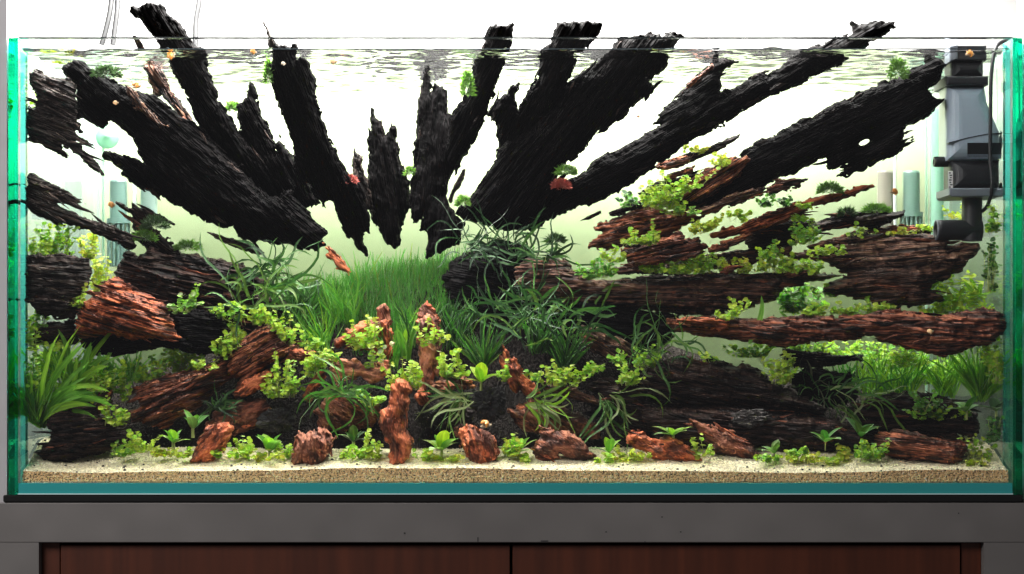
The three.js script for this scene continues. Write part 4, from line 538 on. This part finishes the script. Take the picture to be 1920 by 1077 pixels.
// --- lime and green stem plants: label, x, y, depth, half width, half height, options
const D = { m: ['green', 'green2', 'deep'] }, Y = { m: ['yellow', 'lime3', 'lime'] }, B = { m: ['lime2', 'lime', 'green2'] };
for (const [label, px, py, dep, rx, ry, o] of [
  ['yellow green sprigs at the water surface in the upper left corner', 125, 108, 0.1, 36, 12, Y],
  ['lime sprig growing on the grey double stub at upper left', 82, 186, 0.07, 22, 34, {}],
  ['pale leafy mass behind the left pane under the forked log', 104, 445, 0.085, 40, 34, B],
  ['yellow lime bush with fine leaves left of the back strainer', 170, 455, 0.24, 22, 32, Y],
  ['upright lime bush between the dull left log and the large dark log', 190, 515, 0.2, 22, 40, { m: ['lime', 'lime3', 'yellow'] }],
  ['lime sprig hanging over the dull dark log at left', 135, 552, 0.06, 32, 24, {}],
  ['airy pale sprig right of the red brown rippled stump', 338, 556, 0.08, 32, 30, { k: 3, size: 5, m: ['lime2', 'green2', 'pale'] }],
  ['fine green bush against the left pane below the dull log', 76, 605, 0.06, 22, 36, B],
  ['low leafy bush over the green ribbons at left', 128, 672, 0.09, 55, 22, { ...B, long: true }],
  ['lime leaves along the right flank of the red brown stump', 275, 690, 0.12, 32, 28, B],
  ['leafy lime bed behind the top of the ribbed brown log', 345, 672, 0.16, 46, 26, {}],
  ['small lime bunch over the gnarled corner log', 168, 738, 0.1, 17, 14, {}],
  ['round leaved vine trailing over the gnarled corner log', 215, 775, 0.05, 30, 24, { k: 3.6 }],
  ['thin strand of round leaves hanging in front of the ribbed log', 232, 715, 0.08, 12, 40, { k: 3.6 }],
  ['lime leaves at the upper left end of the rough brown log', 432, 628, 0.12, 24, 30, {}],
  ['lime leaves on the crest of the rough brown log', 478, 590, 0.12, 30, 20, {}],
  ['lime garland down the right side of the rough brown log', 530, 612, 0.11, 28, 28, { tilt: -0.7 }],
  ['large lime clump at the lower end of the rough brown log', 530, 708, 0.09, 32, 38, {}],
  ['rounded lime clump above the narrow red spur', 588, 680, 0.1, 24, 28, {}],
  ['dense lime clump on the upper reddish chunk', 682, 622, 0.11, 32, 32, {}],
  ['pale tiny leaved sprig hanging below the upper reddish chunk', 700, 665, 0.1, 26, 24, { k: 2, size: 4.4, m: ['pale', 'lime3', 'lime2'] }],
  ['lime clump crowning the upright orange red post', 765, 702, 0.065, 32, 30, {}],
  ['sparse lime leaves on the tall knobbly pink chunk', 808, 622, 0.1, 26, 26, { k: 3, size: 5 }],
  ['lime clump on the right of the tall knobbly pink chunk', 845, 680, 0.08, 28, 26, {}],
  ['small lime tuft at the reddish upright flake', 945, 695, 0.08, 13, 20, {}],
  ['small green sprig left of the upright orange red post', 695, 748, 0.07, 24, 14, B],
  ['low lime carpet on the sloping plank edge', 1055, 705, 0.085, 46, 20, {}],
  ['lime tuft on top of the short dark block', 1178, 704, 0.09, 30, 20, {}],
  ['lime tuft on the reddish flat spur', 1212, 668, 0.11, 28, 20, B],
  ['big lime mass around the reddish ribbed log end', 1245, 362, 0.11, 48, 32, {}],
  ['dark leafy tuft left of the big lime mass', 1185, 370, 0.13, 22, 18, D],
  ['yellow leaves along the grey pointed stick', 1310, 278, 0.13, 24, 9, Y],
  ['yellow lime leaves above the reddish ribbed log end', 1350, 300, 0.11, 34, 12, Y],
  ['lime sprig on the forked brown branch', 1215, 438, 0.12, 24, 22, {}],
  ['bright yellow lime strip on the thin brown branch', 1322, 422, 0.12, 36, 15, { ...Y, tilt: 0.3 }],
  ['lime tuft farther right on the thin brown branch', 1385, 404, 0.12, 24, 11, {}],
  ['dark green tuft on the thin brown branch under the heavy log', 1452, 376, 0.11, 36, 13, D],
  ['lime carpet at the left part of the long level log', 1235, 502, 0.14, 42, 11, {}],
  ['thick lime carpet at the middle of the long level log', 1310, 492, 0.14, 52, 20, {}],
  ['yellow lime carpet right of the middle of the long level log', 1385, 497, 0.14, 36, 15, Y],
  ['lime carpet near the right tip of the long level log', 1455, 490, 0.13, 40, 22, {}],
  ['lime tuft hanging at the right tip of the long level log', 1525, 492, 0.1, 16, 24, {}],
  ['green bushy tuft at the left end of the long level log', 1118, 500, 0.15, 42, 22, { m: ['green2', 'green', 'lime2'] }],
  ['green sprig left of the layered log, topping its tip', 1508, 432, 0.12, 28, 26, B],
  ['pale airy sprig on the layered log', 1612, 435, 0.11, 34, 15, { k: 3.6, m: ['lime3', 'lime2', 'pale'] }],
  ['low lime leaves at the back end of the layered log', 1735, 430, 0.14, 26, 9, {}],
  ['yellow green bush behind the pump elbow', 1806, 396, 0.15, 26, 16, Y],
  ['green bush between the pump pipe and the right pane', 1862, 412, 0.05, 14, 26, B],
  ['dark leafy strand hanging down at the right pane', 1858, 500, 0.05, 16, 48, { m: ['deep', 'green', 'fern2'], k: 3 }],
  ['big pale green bush filling the right between the two logs', 1795, 545, 0.12, 58, 44, { m: ['lime2', 'lime', 'lime3'], long: true, size: 7 }],
  ['green bush behind the tips of the level logs', 1500, 560, 0.2, 62, 28, { m: ['green2', 'lime2', 'green'], long: true, size: 6.5 }],
  ['lime leaves on the left top of the lowest level log', 1522, 583, 0.1, 38, 11, {}],
  ['lime leaves on the right top of the lowest level log', 1650, 575, 0.09, 46, 12, {}],
  ['sparse lime leaves before the thick end of the lowest level log', 1752, 580, 0.09, 30, 10, { k: 3.6 }],
  ['lime sprig on the red brown flake of the lowest level log', 1366, 578, 0.09, 28, 20, { k: 3.6 }],
  ['lime clump hanging over the right slope of the wavy topped log', 1465, 688, 0.1, 30, 32, {}],
  ['leafy bed behind the underside of the lowest level log', 1600, 655, 0.24, 66, 20, { m: ['lime2', 'green2', 'lime'] }],
  ['yellow green bed behind the grass below the lowest level log', 1722, 690, 0.25, 62, 28, { m: ['lime', 'lime2', 'green2'], long: true }],
  ['lime bush at the right pane under the thick log end', 1862, 652, 0.05, 18, 34, {}],
  ['dark round leaved tuft on the flat log at lower right', 1738, 752, 0.09, 30, 20, { m: ['green', 'green2', 'fern2'] }],
  ['broad lime leaves on the sand left of the small front rosette', 262, 832, 0.045, 42, 17, {}],
  ['small broad leaved sprout at the far left of the front row', 224, 843, 0.04, 16, 13, B],
  ['yellow low cover before the small front rosette', 300, 848, 0.04, 30, 9, Y],
  ['lime clump right of the red brown nub', 455, 838, 0.05, 28, 20, {}],
  ['lime clump left of the dark split nub', 530, 842, 0.05, 20, 18, {}],
  ['yellow cover at the foot of the pointed rosette', 492, 856, 0.04, 32, 8, Y],
  ['lime bush between the dark split nub and the post', 697, 838, 0.045, 26, 24, {}],
  ['yellow cover at the foot of the largest lime rosette', 832, 858, 0.04, 36, 8, Y],
  ['lime clump touching the right of the snail nub', 958, 838, 0.05, 26, 22, { m: ['lime', 'yellow', 'lime2'] }],
  ['lime mat between the double nub and the saddle chunk', 1182, 852, 0.045, 40, 13, { m: ['lime', 'lime3', 'yellow'] }],
  ['pale round leaved sprout between the saddle chunk and the sloping chunk', 1312, 838, 0.05, 22, 18, { k: 3.6 }],
  ['small green sprout left of the star shaped rosette', 1492, 840, 0.05, 20, 14, B],
  ['yellow mat at the foot of the star shaped rosette', 1510, 858, 0.045, 44, 9, Y],
  ['yellow tuft between the star shaped and the narrow rosette', 1578, 850, 0.05, 16, 16, Y],
  ['round leaved lime bush left of the blunt corner log', 1628, 840, 0.045, 32, 24, B],
  ['weedy lime sprout on the sand in the right bottom corner', 1828, 842, 0.05, 28, 26, { k: 3, m: ['lime2', 'lime3', 'pale'] }],
  ['lime leaves pressed against the left pane above the corner ribbons', 60, 632, 0.034, 12, 26, {}],
  ['fresh green leaves in the corner of the left pane beside the ribbons', 66, 700, 0.036, 14, 34, B],
  ['green leaves at the foot of the right pane beside the corner rosette', 1862, 800, 0.04, 16, 26, { m: ['deep', 'green', 'fern'] }],
  ['lime leaves at the right pane above the widest grass tuft', 1868, 690, 0.034, 14, 30, {}],
  ['small lime leaves along the crest of the ribbed brown log', 385, 682, 0.1, 26, 10, {}],
  ['lime leaves spilling under the reddish flat spur', 1110, 690, 0.1, 20, 12, {}],
  ['loose lime leaves on the wavy topped log', 1330, 672, 0.1, 24, 8, { k: 3 }],
  ['leafy lime bed behind the slim dark stick', 1520, 652, 0.2, 50, 18, { m: ['lime', 'lime2', 'green2'] }],
  ['fresh green bed in the middle of the right back below the lowest log', 1660, 668, 0.2, 60, 24, { m: ['lime2', 'lime', 'green2'] }],
  ['fresh green bed under the thick log end at the right back', 1780, 690, 0.2, 50, 26, { m: ['lime2', 'lime', 'green2'] }],
  ['lime leaves in the pale gap under the layered log', 1650, 590, 0.15, 70, 12, B],
  ['lime leaves in the pale gap above the wavy topped log', 1420, 655, 0.16, 50, 16, B],
  ['fresh lime leaves spilling over the left of the layered log', 1560, 470, 0.09, 36, 10, {}],
  ['lime leaves on the thin brown branch at its right half', 1500, 384, 0.1, 26, 8, {}],
  ['lime leaves above the dull dark log at left', 75, 468, 0.06, 24, 16, {}],
  ['lime tuft in front of the left grass at the corner', 190, 715, 0.06, 30, 20, {}],
  ['lime strip filling the long level log between its carpets', 1272, 500, 0.135, 40, 14, {}],
  ['lime strip before the tip of the long level log', 1490, 500, 0.12, 26, 12, {}],
  ['loose lime leaves between the forked branch and the brown stick', 1180, 452, 0.12, 30, 10, { k: 3 }],
  ['lime leaves at the foot of the brown stick', 1145, 478, 0.12, 20, 14, {}],
  ['lime garland between the big lime mass and the heavy log', 1300, 340, 0.1, 34, 16, { tilt: 0.5 }],
  ['green leaves under the big lime mass', 1270, 395, 0.11, 36, 10, B],
  ['lime leaves on the dark branch with moss tufts', 1500, 405, 0.12, 22, 10, {}],
  ['lime leaves in the gap left of the layered log', 1440, 470, 0.12, 24, 14, B],
  ['lime cover on the middle of the lowest level log', 1588, 580, 0.09, 36, 10, {}],
  ['green leaves under the tip of the long level log', 1555, 545, 0.14, 28, 14, B],
  ['yellow leaves on the layered log near the pump', 1690, 434, 0.11, 24, 8, Y],
  ['green leaves over the thick end of the lowest level log', 1830, 575, 0.06, 26, 12, B],
  ['lime bush left of the widest bright grass tuft', 1700, 668, 0.15, 34, 20, {}],
  ['green low leaves at the foot of the wide grass tufts', 1760, 775, 0.1, 50, 12, B],
  ['lime leaves at the left of the gnarled corner log', 95, 735, 0.05, 22, 24, B],
  ['fine lime bush behind the corner ribbons', 150, 700, 0.1, 36, 22, {}],
  ['lime leaves over the low brown log end at far left', 110, 648, 0.06, 34, 10, {}],
  ['lime leaves on the right end of the ribbed brown log', 425, 650, 0.11, 22, 18, {}],
  ['green leaves under the dark fern left of the meadow', 420, 585, 0.12, 26, 16, B],
  ['lime leaves left of the tall grass at the meadow', 585, 640, 0.13, 22, 16, B],
  ['lime garland between the pinkish ledge and the narrow red spur', 620, 668, 0.1, 20, 14, {}],
  ['small lime leaves over the pitted pinkish lump', 855, 698, 0.08, 22, 10, {}],
  ['green leaves between the plank edge and the lava stone', 1000, 700, 0.09, 18, 12, B],
  ['green sprout below the thin curling fern', 1160, 668, 0.11, 20, 14, B],
  ['low lime cover left of the red brown nub', 345, 850, 0.04, 20, 9, {}],
  ['low green cover between the nub and the pointed rosette', 420, 852, 0.04, 18, 9, B],
  ['low lime cover right of the dark split nub', 655, 850, 0.045, 20, 10, {}],
  ['low lime cover right of the upright orange red post', 792, 852, 0.04, 18, 10, {}],
  ['low lime cover left of the low double nub', 985, 856, 0.04, 16, 10, {}],
  ['low lime cover right of the low double nub', 1135, 860, 0.04, 20, 8, {}],
  ['low green cover right of the sloping brown chunk', 1450, 858, 0.04, 26, 8, B],
  ['low lime cover below the round leaved lime bush', 1560, 862, 0.04, 22, 7, {}],
  ['low yellow cover right of the blunt corner log', 1825, 866, 0.035, 24, 7, Y],
]) clump(label, px, py, dep, rx, ry, o);
// --- moss
for (const [label, px, py, dep, rx, ry, m, n] of [
  ['bright green moss cushion on the left fork under the small branch', 270, 448, 0.14, 22, 12, 'moss', 260],
  ['dark moss on the small branch with two thin tips', 290, 425, 0.14, 26, 16, 'mossd', 240],
  ['yellow green moss on the large dark log left of centre', 352, 465, 0.17, 24, 9, 'moss', 200],
  ['bright moss tuft on the thin brown branch below the heavy log', 1556, 358, 0.1, 22, 11, 'moss', 260],
  ['green moss tuft on the mossy dark branch near the snail', 1644, 395, 0.13, 24, 8, 'moss', 220],
  ['dark moss tuft on the left of the mossy dark branch', 1588, 402, 0.14, 14, 8, 'mossd', 160],
  ['yellowish hair moss on top of the heavy black log', 1684, 140, 0.05, 16, 26, 'moss', 200],
  ['dark moss at the top of the black left slab', 200, 140, 0.06, 26, 12, 'mossd', 220],
  ['yellow moss edging the left of the forked trunk', 503, 145, 0.06, 5, 30, 'moss', 160],
  ['yellow moss edging the left of the slender trunk', 876, 170, 0.08, 9, 34, 'moss', 220],
  ['small moss tuft in the notch left of the short pointed branch', 434, 205, 0.2, 11, 10, 'moss', 160],
  ['small yellow moss tuft where the middle post meets the broad post', 768, 325, 0.25, 7, 9, 'moss', 100],
  ['yellow moss at the foot of the thin splinter in the gap', 868, 382, 0.23, 12, 12, 'moss', 140],
  ['yellow moss at the foot of the widest slab', 1062, 324, 0.14, 18, 10, 'moss', 180],
  ['green moss knot on the pale gap right of the dark mound', 1042, 452, 0.2, 16, 10, 'mossd', 160],
]) moss('moss_cushion', label, 'moss', px, py, dep, rx, ry, M[m], n, 8);
moss('red_moss_patch', 'crimson algae patch on the forked trunk left of centre', 'algae', 648, 341, 0.20, 22, 13, M.redmoss, 320, 6);
moss('red_moss_patch', 'crimson algae patch on the longest branch below the widest slab', 'algae', 1052, 350, 0.18, 17, 12, M.redmoss, 280, 6);

// ---------------------------------------------------------------- snails
function snailShell() {
  const pos = [], idx = [], nu = 40, nv = 10; // a short spiral horn
  for (let i = 0; i <= nu; i++) { const t = i / nu, a = t * Math.PI * 4.4, k = Math.pow(t, 1.35), r = 0.62 * k, q = 0.50 * k + 0.02, y = 0.75 * (1 - k);
    for (let j = 0; j <= nv; j++) { const b = j / nv * Math.PI * 2, rad = r + Math.cos(b) * q; pos.push(Math.cos(a) * rad, y + Math.sin(b) * q * 0.9, Math.sin(a) * rad); } }
  for (let i = 0; i < nu; i++) for (let j = 0; j < nv; j++) { const a = i * (nv + 1) + j, b = a + nv + 1; idx.push(a, a + 1, b, a + 1, b + 1, b); }
  const g = new THREE.BufferGeometry(); g.setAttribute('position', new THREE.Float32BufferAttribute(pos, 3)); g.setIndex(idx); g.computeVertexNormals(); return g;
}
const shellGeo = snailShell(), footGeo = new THREE.SphereGeometry(1, 16, 8).scale(1.15, 0.22, 0.6).translate(0.25, -0.5, 0), feeler = mergeGeometries([-1, 1].map((s) => new THREE.ConeGeometry(0.05, 0.5, 6).rotateZ(-1.0).translate(1.35, -0.3, 0.16 * s)));
const shellMat = std(0.62, 0.25, 0.05, 0.3), shellPale = std(0.75, 0.45, 0.22, 0.35), shellDark = std(0.20, 0.09, 0.05, 0.4), footMat = std(0.28, 0.2, 0.12, 0.5);
const protoSnail = new THREE.Group(); mesh('shell', shellGeo, shellMat, protoSnail); mesh('foot', footGeo, footMat, protoSnail); mesh('feelers', feeler, footMat, protoSnail);
for (const [label, px, py, dep, r, rx, rz, mt] of [
  ['orange snail on the front of the tallest trunk at the water line', 318, 107, 0.05, 9, 1.1, 0.6, shellMat],
  ['orange snail at the water line between the two left trunks', 473, 97, 0.02, 7, 1.2, 0, shellMat],
  ['pale orange snail on the glass right of the forked trunk under the water line', 623, 115, 0.02, 8, 1.3, 0.3, shellPale],
  ['orange snail on the black left slab', 253, 160, 0.055, 10, 0.9, 0.2, shellMat],
  ['small dull orange snail lower on the black left slab', 215, 193, 0.06, 6.5, 1.1, 0.4, shellPale],
  ['orange snail at the left back beside the strainer and the small branch tips', 207, 384, 0.13, 9, 1.2, 0.4, shellMat],
  ['orange snail on the thin white tube at right', 1677, 359, 0.12, 9.5, 1.2, -0.3, shellMat],
  ['orange snail on the pump head', 1818, 100, 0.028, 9, 1.2, 0, shellMat],
  ['big reddish orange snail on the clawed nub in the sand', 908, 795, 0.035, 12, 0.5, 0.2, shellMat],
  ['pinkish snail on the thick end of the lowest level log', 1743, 622, 0.035, 7, 1.2, 0.5, shellPale],
  ['tiny dark snail on the back pane between the widest slab and the longest branch', 1196, 218, 0.38, 5, 1.3, 0, shellDark],
  ['tiny white snail high on the forked trunk', 530, 119, 0.03, 5, 1.2, 0, std(0.8, 0.7, 0.55, 0.4)],
  ['cream oval snail at the grass gully', 734, 645, 0.10, 7, 1.3, 0.9, std(0.7, 0.66, 0.36, 0.4)],
]) { const s = protoSnail.clone(); s.name = numbered('snail'); s.children[0].material = mt; s.position.copy(P(px, py, dep)); s.rotation.set(rx, 0, rz); s.scale.setScalar(r * 0.82 / PXM); tag(s, label, 'snail'); scene.add(s); }

// ---------------------------------------------------------------- the pump in the right corner
{
  const d0 = 0.046, sc = (CAMD + d0) / CAMD / PXM, o = P(1826, 450, d0), X = (px) => (px - 1826) * sc, Yp = (py) => (450 - py) * sc;
  const t = thing('internal_pump', 'grey and black internal pump hanging in the right corner of the tank', 'pump', o);
  const shell = phys(0.36, 0.44, 0.52, 0.3, { clearcoat: 0.4, clearcoatRoughness: 0.3 }), blk = phys(0.012, 0.013, 0.016, 0.45), gry = phys(0.16, 0.18, 0.21, 0.45);
  const ext = (pts, z0, z1, b = 0.003, bs = 3) => { const s = new THREE.Shape(pts.map(([x, y]) => new THREE.Vector2(X(x), Yp(y)))); return new THREE.ExtrudeGeometry(s, { depth: z1 - z0 - 2 * b, bevelThickness: b, bevelSize: b, bevelOffset: -b, bevelSegments: bs, curveSegments: 8 }).translate(0, 0, z0 + b); };
  mesh('body', ext([[1779, 158], [1852, 158], [1857, 190], [1880, 245], [1881, 300], [1779, 300]], -0.062, 0.0, 0.017, 6), shell, t);
  mesh('seam', ext([[1780, 267], [1815, 258], [1850, 251], [1880, 249], [1880, 250.5], [1850, 252.5], [1815, 259.5], [1780, 268.5]], -0.012, 0.0008, 0.0002), blk, t);
  mesh('collar', ext([[1774, 143], [1853, 143], [1853, 160], [1774, 160]], -0.062, 0.004, 0.003), blk, t);
  mesh('neck', ext([[1789, 110], [1850, 110], [1850, 144], [1789, 144]], -0.055, -0.004, 0.012, 5), blk, t);
  mesh('head_cap', ext([[1783, 85], [1851, 85], [1851, 113], [1783, 113]], -0.06, 0.0, 0.002), blk, t);
  mesh('clip', ext([[1779, 87], [1795, 84], [1795, 110], [1779, 117]], -0.02, 0.004, 0.002), gry, t);
  mesh('chamber', ext([[1788, 299], [1880, 299], [1880, 354], [1788, 354]], -0.060, -0.001, 0.016, 6), blk, t);
  mesh('flange', ext([[1779, 353], [1881, 353], [1881, 368], [1785, 370], [1779, 366]], -0.061, 0.003, 0.002), gry, t);
  mesh('outlet_pipe', new THREE.CylinderGeometry(19 * sc, 19 * sc, 82 * sc, 28).translate(X(1834), Yp(409), -0.026), blk, t);
  const el = mesh('elbow_pipe', new THREE.LatheGeometry([[12, 0], [12, 6], [18.5, 6], [19.5, -2], [19.5, -80], [0, -80]].map(([r, y]) => new THREE.Vector2(r * sc, y * sc)), 28).rotateZ(Math.PI / 2).translate(X(1771), Yp(429), -0.026), blk, t);
  mesh('pipe_mouth', new THREE.TorusGeometry(18 * sc, 1.6 * sc, 8, 28).rotateY(Math.PI / 2).translate(X(1766), Yp(429), -0.026), gry, el);
  mesh('air_nozzle', new THREE.LatheGeometry([[5, 2], [5, -2], [9.5, -2], [10, 4], [10, 24], [0, 24]].map(([r, y]) => new THREE.Vector2(r * sc, y * sc)), 20).rotateZ(-Math.PI / 2).translate(X(1762), Yp(300), -0.022), blk, t);
  const cv = document.createElement('canvas'); cv.width = 256; cv.height = 128; const c = cv.getContext('2d'); c.fillStyle = '#0c0e12'; c.fillRect(0, 0, 256, 128); c.fillStyle = '#16191f'; c.fillRect(170, 0, 86, 84); c.fillStyle = '#5a6570'; c.fillRect(0, 92, 256, 36);
  c.fillStyle = '#20262c'; reseed(5); for (let i = 0; i < 26; i++) c.fillRect(8 + i * 7, 102 + (i % 2), 2 + R() * 4, 8); const lt = new THREE.CanvasTexture(cv); lt.colorSpace = THREE.SRGBColorSpace;
  mesh('label_plate', new THREE.PlaneGeometry(64 * sc, 30 * sc).translate(X(1846), Yp(283), 0.0008), std(1, 1, 1, 0.4, { map: lt }), t);
  const cv2 = document.createElement('canvas'); cv2.width = 64; cv2.height = 192; const c2 = cv2.getContext('2d'); c2.fillStyle = '#e8e8e6'; c2.fillRect(0, 0, 64, 192); c2.fillStyle = '#181818'; for (let i = 0; i < 7; i++) c2.fillRect(14 + (i % 3) * 6, 14 + i * 25, 22 + (i % 2) * 12, 13); const l2 = new THREE.CanvasTexture(cv2); l2.colorSpace = THREE.SRGBColorSpace;
  mesh('warning_label', new THREE.BoxGeometry(9 * sc, 34 * sc, 0.0006).translate(X(1785), Yp(337), -0.006), std(1, 1, 1, 0.5, { map: l2 }), t);
  for (const y of [262, 352]) mesh('suction_cup', new THREE.LatheGeometry([[0, 6], [5, 6], [5, 2], [14, -3], [15, -4], [0, -4]].map(([r, q]) => new THREE.Vector2(r * sc, q * sc)), 20).rotateZ(Math.PI / 2).translate(X(1886), Yp(y), -0.03), phys(0.03, 0.035, 0.035, 0.3), t);
  mesh('cable', new THREE.TubeGeometry(new THREE.CatmullRomCurve3([[1903, 70, -0.02], [1880, 78, -0.01], [1864, 98, 0.004], [1856, 140, 0.008], [1854, 220, 0.009], [1855, 300, 0.006], [1858, 352, 0.006], [1856, 385, -0.01], [1846, 400, -0.03]].map(([x, y, z]) => V(X(x), Yp(y), z))), 60, 3.6 * sc, 8), phys(0.01, 0.01, 0.012, 0.5), t);
  mesh('air_tube', new THREE.TubeGeometry(new THREE.CatmullRomCurve3([[1876, 95, -0.03], [1873, 180, -0.03], [1874, 250, -0.034], [1890, 275, -0.03], [1891, 240, -0.03]].map(([x, y, z]) => V(X(x), Yp(y), z))), 40, 1.6 * sc, 6), phys(0.5, 0.6, 0.58, 0.3), t);
}

// ---------------------------------------------------------------- strainers, tubes, cup and cables at the back
const tinted = (r, g, b) => phys(r, g, b, 0.35, { transmission: 0.45, thickness: 0 });
function strainer(label, px, y0, y1, w, mat, tail) {
  const d = 0.375, sc = (CAMD + d) / CAMD / PXM, t = thing('intake_strainer', label, 'strainer', P(px, y1, d)), h = (y1 - y0) * sc, r = w * sc / 2;
  mesh('head', new THREE.CylinderGeometry(r, r, h, 8).rotateY(Math.PI / 8).translate(0, h / 2, 0), mat, t);
  mesh('cap', new THREE.CylinderGeometry(r * 0.9, r * 1.02, 4 * sc, 8).rotateY(Math.PI / 8).translate(0, h + 2 * sc, 0), mat, t);
  mesh('collar', new THREE.CylinderGeometry(r * 1.35, r * 1.35, 9 * sc, 24).translate(0, -5 * sc, 0), mat, t);
  if (tail) { const bars = []; for (let i = 0; i < 14; i++) { const a = i / 14 * 6.283; bars.push(new THREE.BoxGeometry(3.4 * sc, tail * sc, 3.4 * sc).translate(Math.cos(a) * r * 1.2, -(10 + tail / 2) * sc, Math.sin(a) * r * 1.2)); } mesh('slotted_cage', mergeGeometries(bars), mat, t); mesh('core', new THREE.CylinderGeometry(r * 0.8, r * 0.8, tail * sc, 16).translate(0, -(10 + tail / 2) * sc, 0), mat, t); }
}
strainer('grey green octagonal strainer at the left back with a slotted cage', 222, 342, 410, 33, tinted(0.20, 0.34, 0.30), 80);
strainer('second fainter strainer right of the left back one', 279, 350, 402, 32, tinted(0.30, 0.42, 0.38), 0);
strainer('brownish strainer at the right back beside the thin white tube', 1660, 325, 385, 31, tinted(0.34, 0.32, 0.26), 50);
strainer('greenish strainer at the right back right of the thin white tube', 1709, 325, 398, 32, tinted(0.22, 0.36, 0.30), 40);
const tube = (name, label, cat, pts, r, mat) => { const b = P(...pts[pts.length - 1]), g = new THREE.TubeGeometry(new THREE.CatmullRomCurve3(pts.map((p) => P(...p).sub(b))), 40, r, 8); const m = mesh(name, g, mat, scene); m.position.copy(b); tag(m, label, cat); };
tube('glass_tube', 'thin white tube hanging at the right back', 'tube', [[1679, 290, 0.36], [1678, 350, 0.36], [1679, 440, 0.36]], 0.0022, phys(0.8, 0.86, 0.82, 0.2));
tube('glass_tube', 'pale thin tube between the two left back strainers', 'tube', [[252, 330, 0.38], [252, 400, 0.38], [252, 430, 0.38]], 0.003, phys(0.75, 0.85, 0.8, 0.2));
tube('glass_tube', 'wide green tinted upright band near the right back corner', 'tube', [[1758, 205, 0.34], [1758, 330, 0.34], [1758, 450, 0.34]], 0.009, tinted(0.35, 0.62, 0.48));  // tube standing in for the green band of the glass corner
tube('black_cable', 'left one of the pair of black cables hanging at upper left', 'cable', [[211, -30, 0.42], [206, 20, 0.42], [197, 60, 0.42], [190, 84, 0.42]], 0.0040, std(0.006, 0.006, 0.007, 0.5));
tube('black_cable', 'right one of the pair of black cables hanging at upper left', 'cable', [[221, -30, 0.42], [219, 20, 0.42], [214, 60, 0.42], [211, 84, 0.42]], 0.0040, std(0.006, 0.006, 0.007, 0.5));
tube('black_cable', 'single black cable hanging right of the tallest trunk', 'cable', [[375, -30, 0.42], [372, 10, 0.42], [367, 40, 0.42], [366, 88, 0.42]], 0.0040, std(0.006, 0.006, 0.007, 0.5));
{
  const m = mesh('suction_cup', new THREE.LatheGeometry([[0, 10], [4, 10], [5, 3], [16, 1], [22, -4], [23, -6], [0, -6]].map(([r, y]) => new THREE.Vector2(r * 1.18 / PXM, y * 1.18 / PXM)), 28).rotateX(Math.PI / 2), tinted(0.45, 0.75, 0.60), scene);
  m.position.copy(P(200, 256, 0.395)); tag(m, 'round green suction cup on the back pane at left', 'suction cup');
}
renderer.render(scene, camera);
